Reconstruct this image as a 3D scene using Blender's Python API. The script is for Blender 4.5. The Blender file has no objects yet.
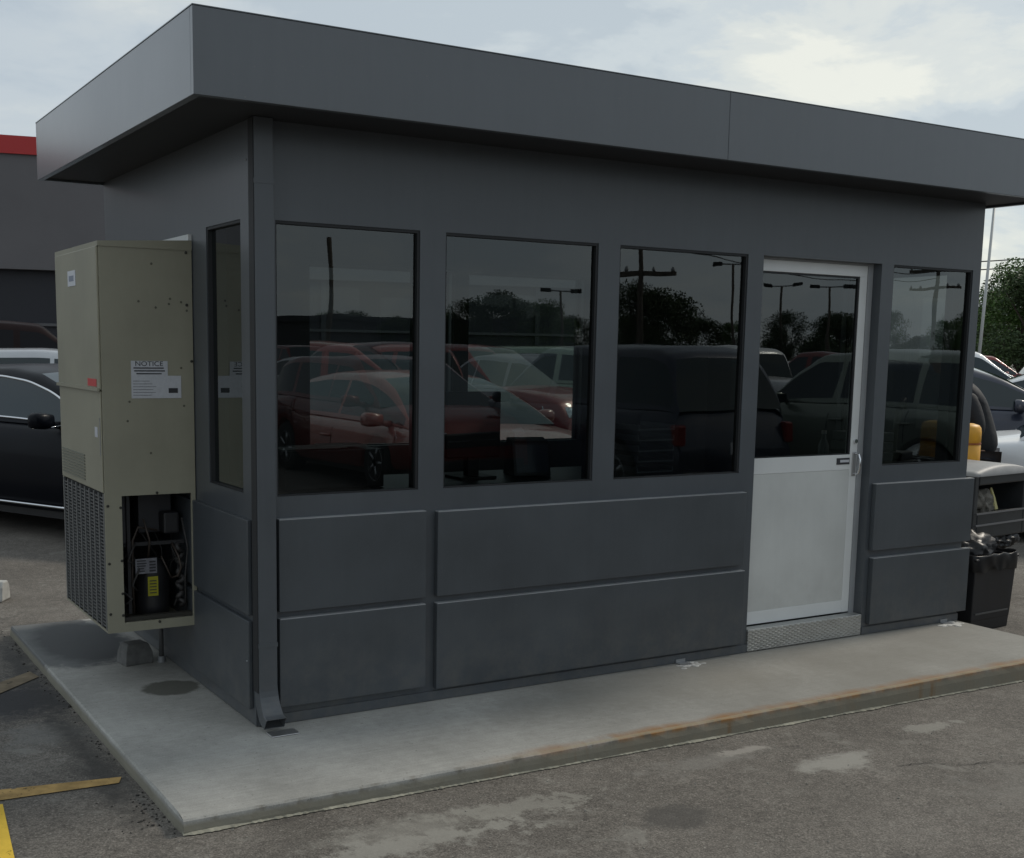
import bpy, bmesh, math, random
from mathutils import Vector, Matrix
random.seed(7)
rad = math.radians
S = bpy.context.scene
COL = S.collection

# ------------------------------------------------------------------ camera
cam_d = bpy.data.cameras.new('camera'); cam = bpy.data.objects.new('camera', cam_d); COL.objects.link(cam)
S.camera = cam
YAW, PITCH, ROLL, FPX = 0.5399, -0.1390, 0.0158, 1205.3
_f = Vector((math.sin(YAW)*math.cos(PITCH), math.cos(YAW)*math.cos(PITCH), math.sin(PITCH)))
_r = Vector((math.cos(YAW), -math.sin(YAW), 0)); _u = _r.cross(_f)
_r2 = _r*math.cos(ROLL) + _u*math.sin(ROLL); _u2 = -_r*math.sin(ROLL) + _u*math.cos(ROLL)
m = Matrix((( _r2.x, _u2.x, -_f.x, -1.7047), (_r2.y, _u2.y, -_f.y, -4.6353), (_r2.z, _u2.z, -_f.z, 1.5742), (0, 0, 0, 1)))
cam.matrix_world = m
cam_d.sensor_fit = 'HORIZONTAL'; cam_d.sensor_width = 36; cam_d.lens = 36*FPX/1024
cam_d.shift_x = 31.36/1024; cam_d.shift_y = 88.95/1024
cam_d.clip_start = 0.05; cam_d.clip_end = 2000
S.render.resolution_x = 1024; S.render.resolution_y = 858

# ------------------------------------------------------------------ world, sun, exposure
SUN_AZ_DIR = Vector((1.0, 0.06, 0)).normalized()      # horizontal direction towards the sun
SUN_EL = rad(42)
W = bpy.data.worlds.new('World'); S.world = W; W.use_nodes = True
nt = W.node_tree; N = nt.nodes; Lk = nt.links
for n in list(N): N.remove(n)
out = N.new('ShaderNodeOutputWorld'); bg = N.new('ShaderNodeBackground'); bg.inputs['Strength'].default_value = 0.1
Lk.new(bg.outputs[0], out.inputs[0])
sky = N.new('ShaderNodeTexSky'); sky.sky_type = 'NISHITA'; sky.sun_disc = False
sky.sun_elevation = SUN_EL; sky.sun_rotation = math.atan2(SUN_AZ_DIR.x, SUN_AZ_DIR.y)
tc = N.new('ShaderNodeTexCoord')
sep = N.new('ShaderNodeSeparateXYZ'); Lk.new(tc.outputs['Generated'], sep.inputs[0])
def wmath(op, a, b=None, c=None):
    n = N.new('ShaderNodeMath'); n.operation = op
    for i, v in enumerate((a, b, c)):
        if v is None: continue
        if isinstance(v, (int, float)): n.inputs[i].default_value = v
        else: Lk.new(v, n.inputs[i])
    return n.outputs[0]
zz = wmath('ADD', wmath('MAXIMUM', sep.outputs[2], 0.0), 0.30)
px = wmath('DIVIDE', sep.outputs[0], zz); py = wmath('DIVIDE', sep.outputs[1], zz)
cmb = N.new('ShaderNodeCombineXYZ'); Lk.new(px, cmb.inputs[0]); Lk.new(py, cmb.inputs[1]); Lk.new(wmath('MULTIPLY', sep.outputs[2], 2.0), cmb.inputs[2])
def wnoise(scale, detail, rough, off=0, dist=0.0):
    mp = N.new('ShaderNodeMapping'); mp.inputs['Location'].default_value = (off, off*.7, 0); Lk.new(cmb.outputs[0], mp.inputs[0])
    n = N.new('ShaderNodeTexNoise'); n.inputs['Scale'].default_value = scale; n.inputs['Detail'].default_value = detail
    n.inputs['Roughness'].default_value = rough; n.inputs['Distortion'].default_value = dist
    Lk.new(mp.outputs[0], n.inputs['Vector']); return n.outputs['Fac']
def wramp(v, stops):
    r = N.new('ShaderNodeValToRGB'); r.color_ramp.interpolation = 'EASE'
    e = r.color_ramp.elements
    while len(e) < len(stops): e.new(0.5)
    for i, (p, c) in enumerate(stops): e[i].position = p; e[i].color = (*c, 1)
    Lk.new(v, r.inputs[0]); return r.outputs[0]
# direction to the bright bank of cloud low above the right end of the roof
bd = Vector((0.76, 0.60, 0.25)).normalized()
dot = N.new('ShaderNodeVectorMath'); dot.operation = 'DOT_PRODUCT'; Lk.new(tc.outputs['Generated'], dot.inputs[0]); dot.inputs[1].default_value = bd
side = wramp(dot.outputs['Value'], [(0.72, (0, 0, 0)), (0.985, (1, 1, 1))])
big = wnoise(1.9, 8, .52, 12.4, .3)
fine = wnoise(5.0, 9, .6, 8.8, .3)
cl = wmath('ADD', wmath('MULTIPLY', big, .62), wmath('MULTIPLY', fine, .38))
cool = wramp(cl, [(0.40, (.475, .53, .60)), (0.51, (.545, .59, .645)), (0.62, (.62, .65, .675))])
warm = wramp(cl, [(0.41, (.52, .57, .62)), (0.475, (.61, .65, .68)), (0.525, (.71, .725, .71)), (0.59, (.86, .845, .775))])
mx = N.new('ShaderNodeMix'); mx.data_type = 'RGBA'; Lk.new(side, mx.inputs[0]); Lk.new(cool, mx.inputs[6]); Lk.new(warm, mx.inputs[7])
sc = N.new('ShaderNodeVectorMath'); sc.operation = 'SCALE'; sc.inputs['Scale'].default_value = 9.6
tint = N.new('ShaderNodeVectorMath'); tint.operation = 'MULTIPLY'; tint.inputs[1].default_value = (.975, 1.0, .98)
Lk.new(mx.outputs[2], tint.inputs[0]); Lk.new(tint.outputs[0], sc.inputs[0])
mx2 = N.new('ShaderNodeMix'); mx2.data_type = 'RGBA'; mx2.inputs[0].default_value = 0.90
Lk.new(sky.outputs[0], mx2.inputs[6]); Lk.new(sc.outputs[0], mx2.inputs[7]); Lk.new(mx2.outputs[2], bg.inputs['Color'])

sd = bpy.data.lights.new('sun', 'SUN'); sd.energy = 1.7; sd.angle = rad(10); sd.color = (1, .92, .80)
so = bpy.data.objects.new('sun', sd); COL.objects.link(so)
sv = Vector((SUN_AZ_DIR.x*math.cos(SUN_EL), SUN_AZ_DIR.y*math.cos(SUN_EL), math.sin(SUN_EL)))
so.rotation_euler = sv.to_track_quat('Z', 'Y').to_euler(); so.location = (8, 0, 9)
S.view_settings.view_transform = 'Standard'; S.view_settings.look = 'None'
S.view_settings.exposure = 0.13; S.view_settings.gamma = 1; S.view_settings.use_curve_mapping = False

# ------------------------------------------------------------------ helpers
def gz(x, y=0):                       # level of the asphalt
    return -0.054 - 0.011*min(max(x+.56, 0), 4.5)

def mat(name, col, rough=.6, metal=0.0, spec=.5, var=0.0, vscale=8.0, bump=0.0, bscale=60.0, coat=0.0, crough=.04, col2=None, tr=None):
    m = bpy.data.materials.new(name); m.use_nodes = True
    t = m.node_tree; b = t.nodes['Principled BSDF']
    b.inputs['Base Color'].default_value = (*col, 1); b.inputs['Roughness'].default_value = rough
    b.inputs['Metallic'].default_value = metal; b.inputs['Specular IOR Level'].default_value = spec
    if coat: b.inputs['Coat Weight'].default_value = coat; b.inputs['Coat Roughness'].default_value = crough
    c = t.nodes.new('ShaderNodeTexCoord')
    if var or col2:
        n = t.nodes.new('ShaderNodeTexNoise'); n.inputs['Scale'].default_value = vscale; n.inputs['Detail'].default_value = 7
        n.inputs['Roughness'].default_value = .6
        t.links.new(c.outputs['Object'], n.inputs['Vector'])
        r = t.nodes.new('ShaderNodeValToRGB'); e = r.color_ramp.elements; e[0].position = .35; e[1].position = .68
        c2 = col2 or tuple(min(1, v*(1+var)) for v in col)
        c1 = col if col2 else tuple(v*(1-var) for v in col)
        e[0].color = (*c1, 1); e[1].color = (*c2, 1)
        t.links.new(n.outputs['Fac'], r.inputs[0]); t.links.new(r.outputs[0], b.inputs['Base Color'])
        # uneven gloss
        mr = t.nodes.new('ShaderNodeMapRange'); mr.inputs['To Min'].default_value = max(0, rough-.08); mr.inputs['To Max'].default_value = min(1, rough+.12)
        t.links.new(n.outputs['Fac'], mr.inputs[0]); t.links.new(mr.outputs[0], b.inputs['Roughness'])
    if bump:
        n = t.nodes.new('ShaderNodeTexNoise'); n.inputs['Scale'].default_value = bscale; n.inputs['Detail'].default_value = 5
        t.links.new(c.outputs['Object'], n.inputs['Vector'])
        bp = t.nodes.new('ShaderNodeBump'); bp.inputs['Strength'].default_value = bump; bp.inputs['Distance'].default_value = .01
        t.links.new(n.outputs['Fac'], bp.inputs['Height']); t.links.new(bp.outputs[0], b.inputs['Normal'])
    return m

def setp(o, label=None, cat=None, group=None, kind=None):
    if label: o['label'] = label
    if cat: o['category'] = cat
    if group: o['group'] = group
    if kind: o['kind'] = kind
    return o
def thing(name, label, cat, loc=(0, 0, 0), rz=0, group=None):
    o = bpy.data.objects.new(name, None); COL.objects.link(o); o.empty_display_size = .2
    o.location = loc; o.rotation_euler = (0, 0, rz); return setp(o, label, cat, group)
def obj(name, bm, m, parent=None, smooth=False, bevel=0, label=None, sub=0):
    me = bpy.data.meshes.new(name); bmesh.ops.recalc_face_normals(bm, faces=bm.faces); bm.to_mesh(me); bm.free()
    for mm in (m if isinstance(m, (list, tuple)) else [m]): me.materials.append(mm)
    if smooth:
        for p in me.polygons: p.use_smooth = True
    o = bpy.data.objects.new(name, me); COL.objects.link(o)
    if parent: o.parent = parent
    if bevel:
        b = o.modifiers.new('b', 'BEVEL'); b.width = bevel; b.segments = 2; b.limit_method = 'ANGLE'; b.angle_limit = rad(40)
    if sub:
        b = o.modifiers.new('s', 'SUBSURF'); b.levels = sub; b.render_levels = sub
    if label: o['label'] = label
    return o
def box(bm, x0, x1, y0, y1, z0, z1, mi=0):
    v = [bm.verts.new(p) for p in ((x0,y0,z0),(x1,y0,z0),(x1,y1,z0),(x0,y1,z0),(x0,y0,z1),(x1,y0,z1),(x1,y1,z1),(x0,y1,z1))]
    for f in ((0,3,2,1),(4,5,6,7),(0,1,5,4),(1,2,6,5),(2,3,7,6),(3,0,4,7)):
        fc = bm.faces.new([v[i] for i in f]); fc.material_index = mi
def B(*a):
    bm = bmesh.new(); box(bm, *a); return bm
def quad(bm, *ps):
    return bm.faces.new([bm.verts.new(p) for p in ps])
def tube(bm, pts, r, seg=10, cap=True):
    pts = [Vector(p) for p in pts]; rings = []; n = len(pts)
    rr = r if isinstance(r, (list, tuple)) else [r]*n
    prev = None
    for i, p in enumerate(pts):
        d = (pts[min(i+1, n-1)] - pts[max(i-1, 0)]).normalized()
        if prev is None: a = d.orthogonal().normalized()
        else: a = (prev - d*prev.dot(d)); a = a.normalized() if a.length > 1e-6 else d.orthogonal().normalized()
        prev = a; b = d.cross(a)
        rings.append([bm.verts.new(p + a*math.cos(t)*rr[i] + b*math.sin(t)*rr[i]) for t in [2*math.pi*k/seg for k in range(seg)]])
    for i in range(n-1):
        for k in range(seg):
            bm.faces.new((rings[i][k], rings[i][(k+1) % seg], rings[i+1][(k+1) % seg], rings[i+1][k]))
    if cap:
        bm.faces.new(rings[0][::-1]); bm.faces.new(rings[-1])
def lathe(bm, prof, cx=0, cy=0, cz=0, seg=24, axis='z'):
    rings = []
    for r, h in prof:
        ring = []
        for k in range(seg):
            t = 2*math.pi*k/seg; a, b = r*math.cos(t), r*math.sin(t)
            p = (cx+a, cy+b, cz+h) if axis == 'z' else (cx+a, cy+h, cz+b)
            ring.append(bm.verts.new(p))
        rings.append(ring)
    for i in range(len(rings)-1):
        for k in range(seg):
            bm.faces.new((rings[i][k], rings[i][(k+1) % seg], rings[i+1][(k+1) % seg], rings[i+1][k]))
    bm.faces.new(rings[0][::-1]); bm.faces.new(rings[-1])
def text(s, size, m, parent, loc, rot, name='lettering', ext=.0006, sx=1):
    cu = bpy.data.curves.new('t', 'FONT'); cu.body = s; cu.size = size; cu.align_x = 'CENTER'; cu.align_y = 'CENTER'; cu.extrude = ext; cu.space_line = .95
    to = bpy.data.objects.new('t', cu); COL.objects.link(to)
    dg = bpy.context.evaluated_depsgraph_get(); me = bpy.data.meshes.new_from_object(to.evaluated_get(dg))
    bpy.data.objects.remove(to)
    me.materials.clear(); me.materials.append(m)
    o = bpy.data.objects.new(name, me); COL.objects.link(o); o.parent = parent; o.location = loc; o.rotation_euler = rot; o.scale = (sx, 1, 1); return o
def children(o): return [c for c in bpy.data.objects if c.parent is o]
CH = {}
def copy_tree(o, parent=None):
    c = o.copy(); COL.objects.link(c)
    if parent: c.parent = parent
    for ch in list(o.children): copy_tree(ch, c)
    return c

# ------------------------------------------------------------------ materials
M = {}
M['metal'] = mat('grey_painted_metal', (.068, .077, .087), .42, 0, .5, .10, 1.6, .25, 1.5, .35, .22)
M['metal2'] = mat('grey_painted_panel', (.060, .068, .076), .45, 0, .5, .12, 2.2, .25, 1.7, .2, .25)
M['roof_metal'] = mat('fascia_paint', (.068, .077, .087), .34, .0, .5, .08, 1.3, .25, 1.2, .85, .20)
M['flashing'] = mat('flashing_paint', (.30, .31, .32), .4, 0, .5, .1, 4)  # paler grey standing in for the lit top edges of the panels
M['dark'] = mat('dark_gasket_and_gap_shade', (.012, .013, .015), .6)
M['white'] = mat('white_paint_metal', (.66, .67, .66), .38, 0, .5, .05, 3)
M['door_skin'] = mat('satin_door_panel', (.62, .63, .61), .42, .2, .5, .06, 2.2)
M['alu'] = mat('aluminium', (.55, .55, .55), .35, .9)
M['beige'] = mat('beige_cabinet_paint', (.285, .272, .205), .45, 0, .5, .08, 2.5, .06, 25)
M['black'] = mat('black_plastic', (.014, .014, .016), .45, 0, .5, .2, 9)
M['inner'] = mat('booth_interior', (.10, .10, .10), .8)
M['floor_in'] = mat('booth_floor', (.08, .08, .08), .7)
M['rubber'] = mat('rubber', (.018, .018, .018), .8)
M['chrome'] = mat('chrome', (.75, .76, .78), .12, 1.0)
M['rim'] = mat('alloy_rim', (.35, .36, .37), .3, .9)
M['cglass'] = mat('car_glass', (.012, .024, .030), .05, 0, .45, 0, 1, 0, 1, .12)
M['hlamp'] = mat('headlamp', (.6, .62, .65), .1, .4)
M['tlamp'] = mat('taillamp', (.16, .010, .009), .15, 0, .6)
M['label'] = mat('paper_label', (.50, .51, .54), .5, 0, .5, .06, 60)
M['ink'] = mat('printed_ink', (.03, .03, .035), .6)
M['yellow_tag'] = mat('yellow_tag', (.30, .28, .012), .6); M['dull_label'] = mat('dull_label', (.18, .18, .20), .6, 0, .4, .2, 50)
M['red_tag'] = mat('red_tag', (.52, .05, .05), .5)
M['copper'] = mat('copper', (.055, .042, .034), .5, .3)
M['yellow_post'] = mat('yellow_sleeve', (.72, .36, .03), .45, 0, .5, .10, 8)
M['paper'] = mat('paper', (.6, .6, .58), .7)
M['bag'] = mat('bin_liner', (.006, .006, .007), .38, 0, .35)
M['wood'] = mat('weathered_wood', (.10, .085, .07), .85, 0, .3, .2, 6)
M['galv'] = mat('galvanised_steel', (.33, .34, .35), .45, .6)
M['bark'] = mat('bark', (.06, .048, .038), .9, 0, .2, .3, 8)

M['screw'] = mat('screw', (.05, .048, .04), .5, .5); M['plug'] = mat('plug', (.10, .095, .07), .6)

def glass_mat(name, tint, rf=1.0):
    m = bpy.data.materials.new(name); m.use_nodes = True; t = m.node_tree
    for n in list(t.nodes): t.nodes.remove(n)
    o = t.nodes.new('ShaderNodeOutputMaterial'); mixn = t.nodes.new('ShaderNodeMixShader')
    fr = t.nodes.new('ShaderNodeFresnel'); fr.inputs[0].default_value = 1.5
    k = t.nodes.new('ShaderNodeMath'); k.operation = 'MULTIPLY'; k.inputs[1].default_value = rf; k.use_clamp = True
    tr = t.nodes.new('ShaderNodeBsdfTransparent'); tr.inputs[0].default_value = (*tint, 1)
    gl = t.nodes.new('ShaderNodeBsdfGlossy'); gl.inputs['Roughness'].default_value = 0.0; gl.inputs['Color'].default_value = (.95, 1, 1, 1)
    # slightly wavy pane
    c = t.nodes.new('ShaderNodeTexCoord'); n = t.nodes.new('ShaderNodeTexNoise'); n.inputs['Scale'].default_value = 2.2; n.inputs['Detail'].default_value = 1
    t.links.new(c.outputs['Object'], n.inputs['Vector'])
    bp = t.nodes.new('ShaderNodeBump'); bp.inputs['Strength'].default_value = .10; bp.inputs['Distance'].default_value = .01
    t.links.new(n.outputs['Fac'], bp.inputs['Height']); t.links.new(bp.outputs[0], gl.inputs['Normal'])
    t.links.new(fr.outputs[0], k.inputs[0]); t.links.new(k.outputs[0], mixn.inputs[0]); t.links.new(tr.outputs[0], mixn.inputs[1]); t.links.new(gl.outputs[0], mixn.inputs[2])
    t.links.new(mixn.outputs[0], o.inputs[0]); return m
M['glass'] = glass_mat('tinted_glass', (.38, .41, .40), 1.9)
M['glass_side'] = glass_mat('dark_tinted_glass', (.15, .16, .165), 1.2); M['glass_clear'] = glass_mat('clear_glass', (.58, .66, .64), 1.0)

def weather(m, dirt=.35, streak=.035):
    t = m.node_tree; b = t.nodes['Principled BSDF']; src = b.inputs['Base Color'].links[0].from_socket
    geo = t.nodes.new('ShaderNodeNewGeometry')
    def nz(scl, sc_, d, r_):
        mp = t.nodes.new('ShaderNodeMapping'); mp.inputs['Scale'].default_value = scl; t.links.new(geo.outputs['Position'], mp.inputs[0])
        n = t.nodes.new('ShaderNodeTexNoise'); n.inputs['Scale'].default_value = sc_; n.inputs['Detail'].default_value = d; n.inputs['Roughness'].default_value = r_
        t.links.new(mp.outputs[0], n.inputs['Vector']); return n.outputs['Fac']
    def rp(v, a, ca, b_, cb):
        r = t.nodes.new('ShaderNodeValToRGB'); e = r.color_ramp.elements; e[0].position = a; e[0].color = (ca, ca, ca, 1); e[1].position = b_; e[1].color = (cb, cb, cb, 1)
        t.links.new(v, r.inputs[0]); return r.outputs[0]
    def mx_(f, a, c, mode='MIX'):
        x = t.nodes.new('ShaderNodeMix'); x.data_type = 'RGBA'; x.blend_type = mode
        if isinstance(f, float): x.inputs[0].default_value = f
        else: t.links.new(f, x.inputs[0])
        t.links.new(a, x.inputs[6])
        if isinstance(c, tuple): x.inputs[7].default_value = (*c, 1)
        else: t.links.new(c, x.inputs[7])
        return x.outputs[2]
    c = mx_(1.0, src, rp(nz((1, 1, .07), 26, 5, .6), .3, 1-streak, .7, 1+streak), 'MULTIPLY')
    sp = t.nodes.new('ShaderNodeSeparateXYZ'); t.links.new(geo.outputs['Position'], sp.inputs[0])
    mu = t.nodes.new('ShaderNodeMath'); mu.operation = 'MULTIPLY'
    t.links.new(rp(sp.outputs[2], .0, 1.0, .42, 0.0), mu.inputs[0]); t.links.new(rp(nz((1, 1, 1), 9, 9, .75), .42, 0.0, .68, dirt), mu.inputs[1])
    c = mx_(mu.outputs[0], c, (.17, .155, .13))
    c = mx_(rp(nz((1, 1, 1), 70, 3, .6), .70, 0.0, .76, .22), c, (.20, .19, .17))
    t.links.new(c, b.inputs['Base Color'])
for k_ in ('metal', 'metal2', 'roof_metal'): weather(M[k_])
weather(M['beige'], .25, .015); weather(M['door_skin'], .3, .015)

# ---- asphalt
def ground_mat():
    m = bpy.data.materials.new('asphalt'); m.use_nodes = True; t = m.node_tree; b = t.nodes['Principled BSDF']
    n_ = t.nodes.new; l = t.links.new
    geo = n_('ShaderNodeNewGeometry')
    def noise(s, d=6, r=.6, dist=0):
        n = n_('ShaderNodeTexNoise'); n.inputs['Scale'].default_value = s; n.inputs['Detail'].default_value = d; n.inputs['Roughness'].default_value = r; n.inputs['Distortion'].default_value = dist
        l(geo.outputs['Position'], n.inputs['Vector']); return n.outputs['Fac']
    def ramp(v, st):
        r = n_('ShaderNodeValToRGB'); e = r.color_ramp.elements
        while len(e) < len(st): e.new(.5)
        for i, (p, c) in enumerate(st): e[i].position = p; e[i].color = (c, c, c, 1) if isinstance(c, (int, float)) else (*c, 1)
        l(v, r.inputs[0]); return r.outputs[0]
    def mix(f, a, c, mode='MIX'):
        x = n_('ShaderNodeMix'); x.data_type = 'RGBA'; x.blend_type = mode
        if isinstance(f, float): x.inputs[0].default_value = f
        else: l(f, x.inputs[0])
        for i, v in ((6, a), (7, c)):
            if isinstance(v, tuple): x.inputs[i].default_value = (*v, 1)
            else: l(v, x.inputs[i])
        return x.outputs[2]
    base = ramp(noise(1.3, 9, .62), [(.34, (.105, .095, .083)), (.55, (.142, .129, .113)), (.72, (.178, .163, .144))])
    speck = ramp(noise(140, 3, .7), [(.35, .55), (.52, 1.0), (.68, 1.6)])
    c = mix(1.0, base, speck, 'MULTIPLY')
    c = mix(1.0, c, ramp(noise(48, 4, .75), [(.32, .78), (.5, 1.0), (.68, 1.24)]), 'MULTIPLY')
    c = mix(1.0, c, ramp(noise(14, 5, .7), [(.3, .82), (.7, 1.18)]), 'MULTIPLY')
    vo = n_('ShaderNodeTexVoronoi'); vo.inputs['Scale'].default_value = 55; l(geo.outputs['Position'], vo.inputs['Vector'])
    st = ramp(vo.outputs['Distance'], [(.10, 1), (.17, 0)])
    pick = ramp(noise(38, 2, .5), [(.60, 0), (.66, 1)])
    c = mix(mix(1.0, st, pick, 'MULTIPLY'), c, (.24, .225, .20))
    pale = ramp(noise(5.5, 10, .75, .4), [(.56, 0), (.66, .6)])
    c = mix(pale, c, (.23, .22, .195))
    c = mix(ramp(noise(17, 10, .8, .3), [(.57, 0), (.68, .55)]), c, (.25, .24, .21))
    c = mix(ramp(noise(90, 2, .5), [(.66, 0), (.70, .7)]), c, (.30, .285, .25))
    c = mix(ramp(noise(75, 3, .6, .2), [(.28, .8), (.33, 0)]), c, (.05, .047, .042))
    dk = ramp(noise(2.3, 7, .6, .5), [(.27, .65), (.38, 0)])
    c = mix(dk, c, (.045, .042, .04))
    def spot(cx, cy, rx, ry, col, k, edge=.35, wob=.5):
        s = n_('ShaderNodeSeparateXYZ'); l(geo.outputs['Position'], s.inputs[0])
        def mm(op, a, b_):
            x = n_('ShaderNodeMath'); x.operation = op
            for i, v in enumerate((a, b_)):
                if isinstance(v, (int, float)): x.inputs[i].default_value = v
                else: l(v, x.inputs[i])
            return x.outputs[0]
        dx = mm('DIVIDE', mm('SUBTRACT', s.outputs[0], cx), rx); dy = mm('DIVIDE', mm('SUBTRACT', s.outputs[1], cy), ry)
        d = mm('SQRT', mm('ADD', mm('MULTIPLY', dx, dx), mm('MULTIPLY', dy, dy)), 0)
        d = mm('ADD', d, mm('MULTIPLY', mm('SUBTRACT', noise(9, 9, .75), .5), .8+wob*3))
        f = ramp(d, [(max(0, .75-edge), k), (1.0, 0)])
        nonlocal c
        c = mix(f, c, col)
    spot(1.03, -1.47, .17, .12, (.060, .057, .053), .65, .12, .12)     # oil spot
    spot(2.02, -1.30, .22, .10, (.30, .29, .26), .85, .2, .5)          # pale scuff
    spot(1.55, -1.05, .35, .10, (.22, .21, .19), .5, .4, .9)
    spot(.15, -1.15, .45, .16, (.26, .25, .22), .55, .4, .9)
    spot(.05, -1.25, .50, .10, (.27, .26, .23), .7, .15, 1.3)
    spot(.55, -1.12, .35, .08, (.25, .24, .21), .7, .15, 1.5)
    spot(1.75, -1.02, .16, .04, (.30, .28, .25), .8, .15, 1.0)
    spot(2.75, -1.15, .22, .05, (.27, .26, .23), .7, .15, 1.2)
    spot(-.75, .45, .22, .22, (.20, .20, .19), .5, .4, .9)
    spot(-.78, 1.05, .30, .42, (.032, .033, .037), .9, .3, .35)       # damp patch beside the slab
    spot(-.66, .1, .10, 1.1, (.045, .043, .04), .8, .5, .5)
    spot(-.64, 1.7, .10, 1.0, (.040, .039, .038), .8, .5, .5)
    spot(2.6, -1.9, .6, .3, (.20, .19, .17), .4, .4, .9)
    l(c, b.inputs['Base Color']); b.inputs['Roughness'].default_value = .85
    b.inputs['Specular IOR Level'].default_value = .3
    bp = n_('ShaderNodeBump'); bp.inputs['Strength'].default_value = .4; bp.inputs['Distance'].default_value = .005
    l(noise(110, 4, .7), bp.inputs['Height']); l(bp.outputs[0], b.inputs['Normal'])
    return m
M['asphalt'] = ground_mat()

def slab_mat():
    m = bpy.data.materials.new('concrete'); m.use_nodes = True; t = m.node_tree; b = t.nodes['Principled BSDF']
    n_ = t.nodes.new; l = t.links.new
    geo = n_('ShaderNodeNewGeometry'); s = n_('ShaderNodeSeparateXYZ'); l(geo.outputs['Position'], s.inputs[0])
    def mm(op, a, b_=0.0, cl=False):
        x = n_('ShaderNodeMath'); x.operation = op; x.use_clamp = cl
        for i, v in enumerate((a, b_)):
            if isinstance(v, (int, float)): x.inputs[i].default_value = v
            else: l(v, x.inputs[i])
        return x.outputs[0]
    def noise(sc_, d=6, r=.6, scl=(1, 1, 1), off=0):
        mp = n_('ShaderNodeMapping'); mp.inputs['Scale'].default_value = scl; mp.inputs['Location'].default_value = (off, off, 0); l(geo.outputs['Position'], mp.inputs[0])
        n = n_('ShaderNodeTexNoise'); n.inputs['Scale'].default_value = sc_; n.inputs['Detail'].default_value = d; n.inputs['Roughness'].default_value = r
        l(mp.outputs[0], n.inputs['Vector']); return n.outputs['Fac']
    def ramp(v, st):
        r = n_('ShaderNodeValToRGB'); e = r.color_ramp.elements
        while len(e) < len(st): e.new(.5)
        for i, (p, c) in enumerate(st): e[i].position = p; e[i].color = (c, c, c, 1) if isinstance(c, (int, float)) else (*c, 1)
        l(v, r.inputs[0]); return r.outputs[0]
    def mix(f, a, c, mode='MIX'):
        x = n_('ShaderNodeMix'); x.data_type = 'RGBA'; x.blend_type = mode
        if isinstance(f, float): x.inputs[0].default_value = f
        else: l(f, x.inputs[0])
        for i, v in ((6, a), (7, c)):
            if isinstance(v, tuple): x.inputs[i].default_value = (*v, 1)
            else: l(v, x.inputs[i])
        return x.outputs[2]
    c = ramp(noise(1.6, 9, .6), [(.33, (.27, .266, .246)), (.52, (.345, .340, .316)), (.70, (.415, .41, .383))])
    c = mix(1.0, c, ramp(noise(3, 8, .7, (1, 22, 1)), [(.3, .90), (.7, 1.08)]), 'MULTIPLY')
    c = mix(1.0, c, ramp(noise(160, 3, .6), [(.3, .88), (.7, 1.10)]), 'MULTIPLY')
    c = mix(1.0, c, ramp(noise(22, 6, .7), [(.3, .90), (.7, 1.09)]), 'MULTIPLY')
    c = mix(ramp(noise(48, 3, .6), [(.66, 0), (.70, .6)]), c, (.11, .105, .092))
    c = mix(ramp(noise(9, 9, .8), [(.60, 0), (.72, .45)]), c, (.40, .395, .37))
    def ell(cx, cy, rx, ry, wob, col, k, sharp=.1):
        nonlocal c
        dx = mm('DIVIDE', mm('SUBTRACT', s.outputs[0], cx), rx); dy = mm('DIVIDE', mm('SUBTRACT', s.outputs[1], cy), ry)
        d = mm('SQRT', mm('ADD', mm('MULTIPLY', dx, dx), mm('MULTIPLY', dy, dy)))
        d = mm('ADD', d, mm('MULTIPLY', mm('SUBTRACT', noise(11, 8, .7), .5), wob*1.6+.15))
        c = mix(ramp(d, [(.9-sharp, k), (.98, 0)]), c, col)
    ell(-.14, .74, .145, .14, .25, (.085, .083, .068), .85)                # round mould stain
    ell(-.40, 1.90, .34, .66, .22, (.12, .125, .125), .9, .05)            # damp and painted shade below the air conditioner, with a darker core
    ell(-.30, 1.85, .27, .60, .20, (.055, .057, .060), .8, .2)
    ell(2.0, -.3, 1.4, .35, .8, (.24, .225, .19), .35, .5)
    # worn brownish traffic tone towards the door side
    trf = mm('MULTIPLY', ramp(mm('DIVIDE', s.outputs[0], 4.0), [(.15, 0), (.6, 1)]), ramp(noise(.9, 5, .6), [(.3, .3), (.7, .75)]))
    c = mix(trf, c, (.205, .192, .165))
    # rust bleeding from the front edge steel
    edge = mm('SUBTRACT', s.outputs[1], -.833)
    em = ramp(mm('ADD', edge, mm('MULTIPLY', mm('SUBTRACT', noise(5, 6, .65), .5), .09)), [(.0, 1), (.03, .75), (.075, 0)])
    xm = ramp(mm('DIVIDE', s.outputs[0], 4.0), [(.12, 0), (.30, 1)])
    nm = ramp(noise(3.2, 6, .65, (1, .3, .3), 4.0), [(.35, 0), (.56, 1)])
    c = mix(mm('MULTIPLY', mm('MULTIPLY', em, xm), nm), c, (.26, .135, .05))
    # rim: worn yellow-grey arris line
    c = mix(mm('MULTIPLY', ramp(mm('ADD', edge, mm('MULTIPLY', mm('SUBTRACT', noise(30, 8, .8), .5), .05)), [(.0, .8), (.016, 0)]), ramp(noise(11, 4, .6), [(.5, 0), (.6, 1)])), c, (.15, .135, .11))
    rim = ramp(edge, [(.0, .0), (.002, .5), (.012, .5), (.02, 0)])
    c = mix(mm('MULTIPLY', rim, xm), c, (.33, .29, .19))
    # side faces stained darker with grime
    low = mm('MULTIPLY', ramp(mm('MULTIPLY', s.outputs[2], -20), [(.2, 0), (.5, 1)]), ramp(noise(4, 6, .6), [(.3, .78), (.7, .97)]))
    c = mix(low, c, (.215, .20, .155))
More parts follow.
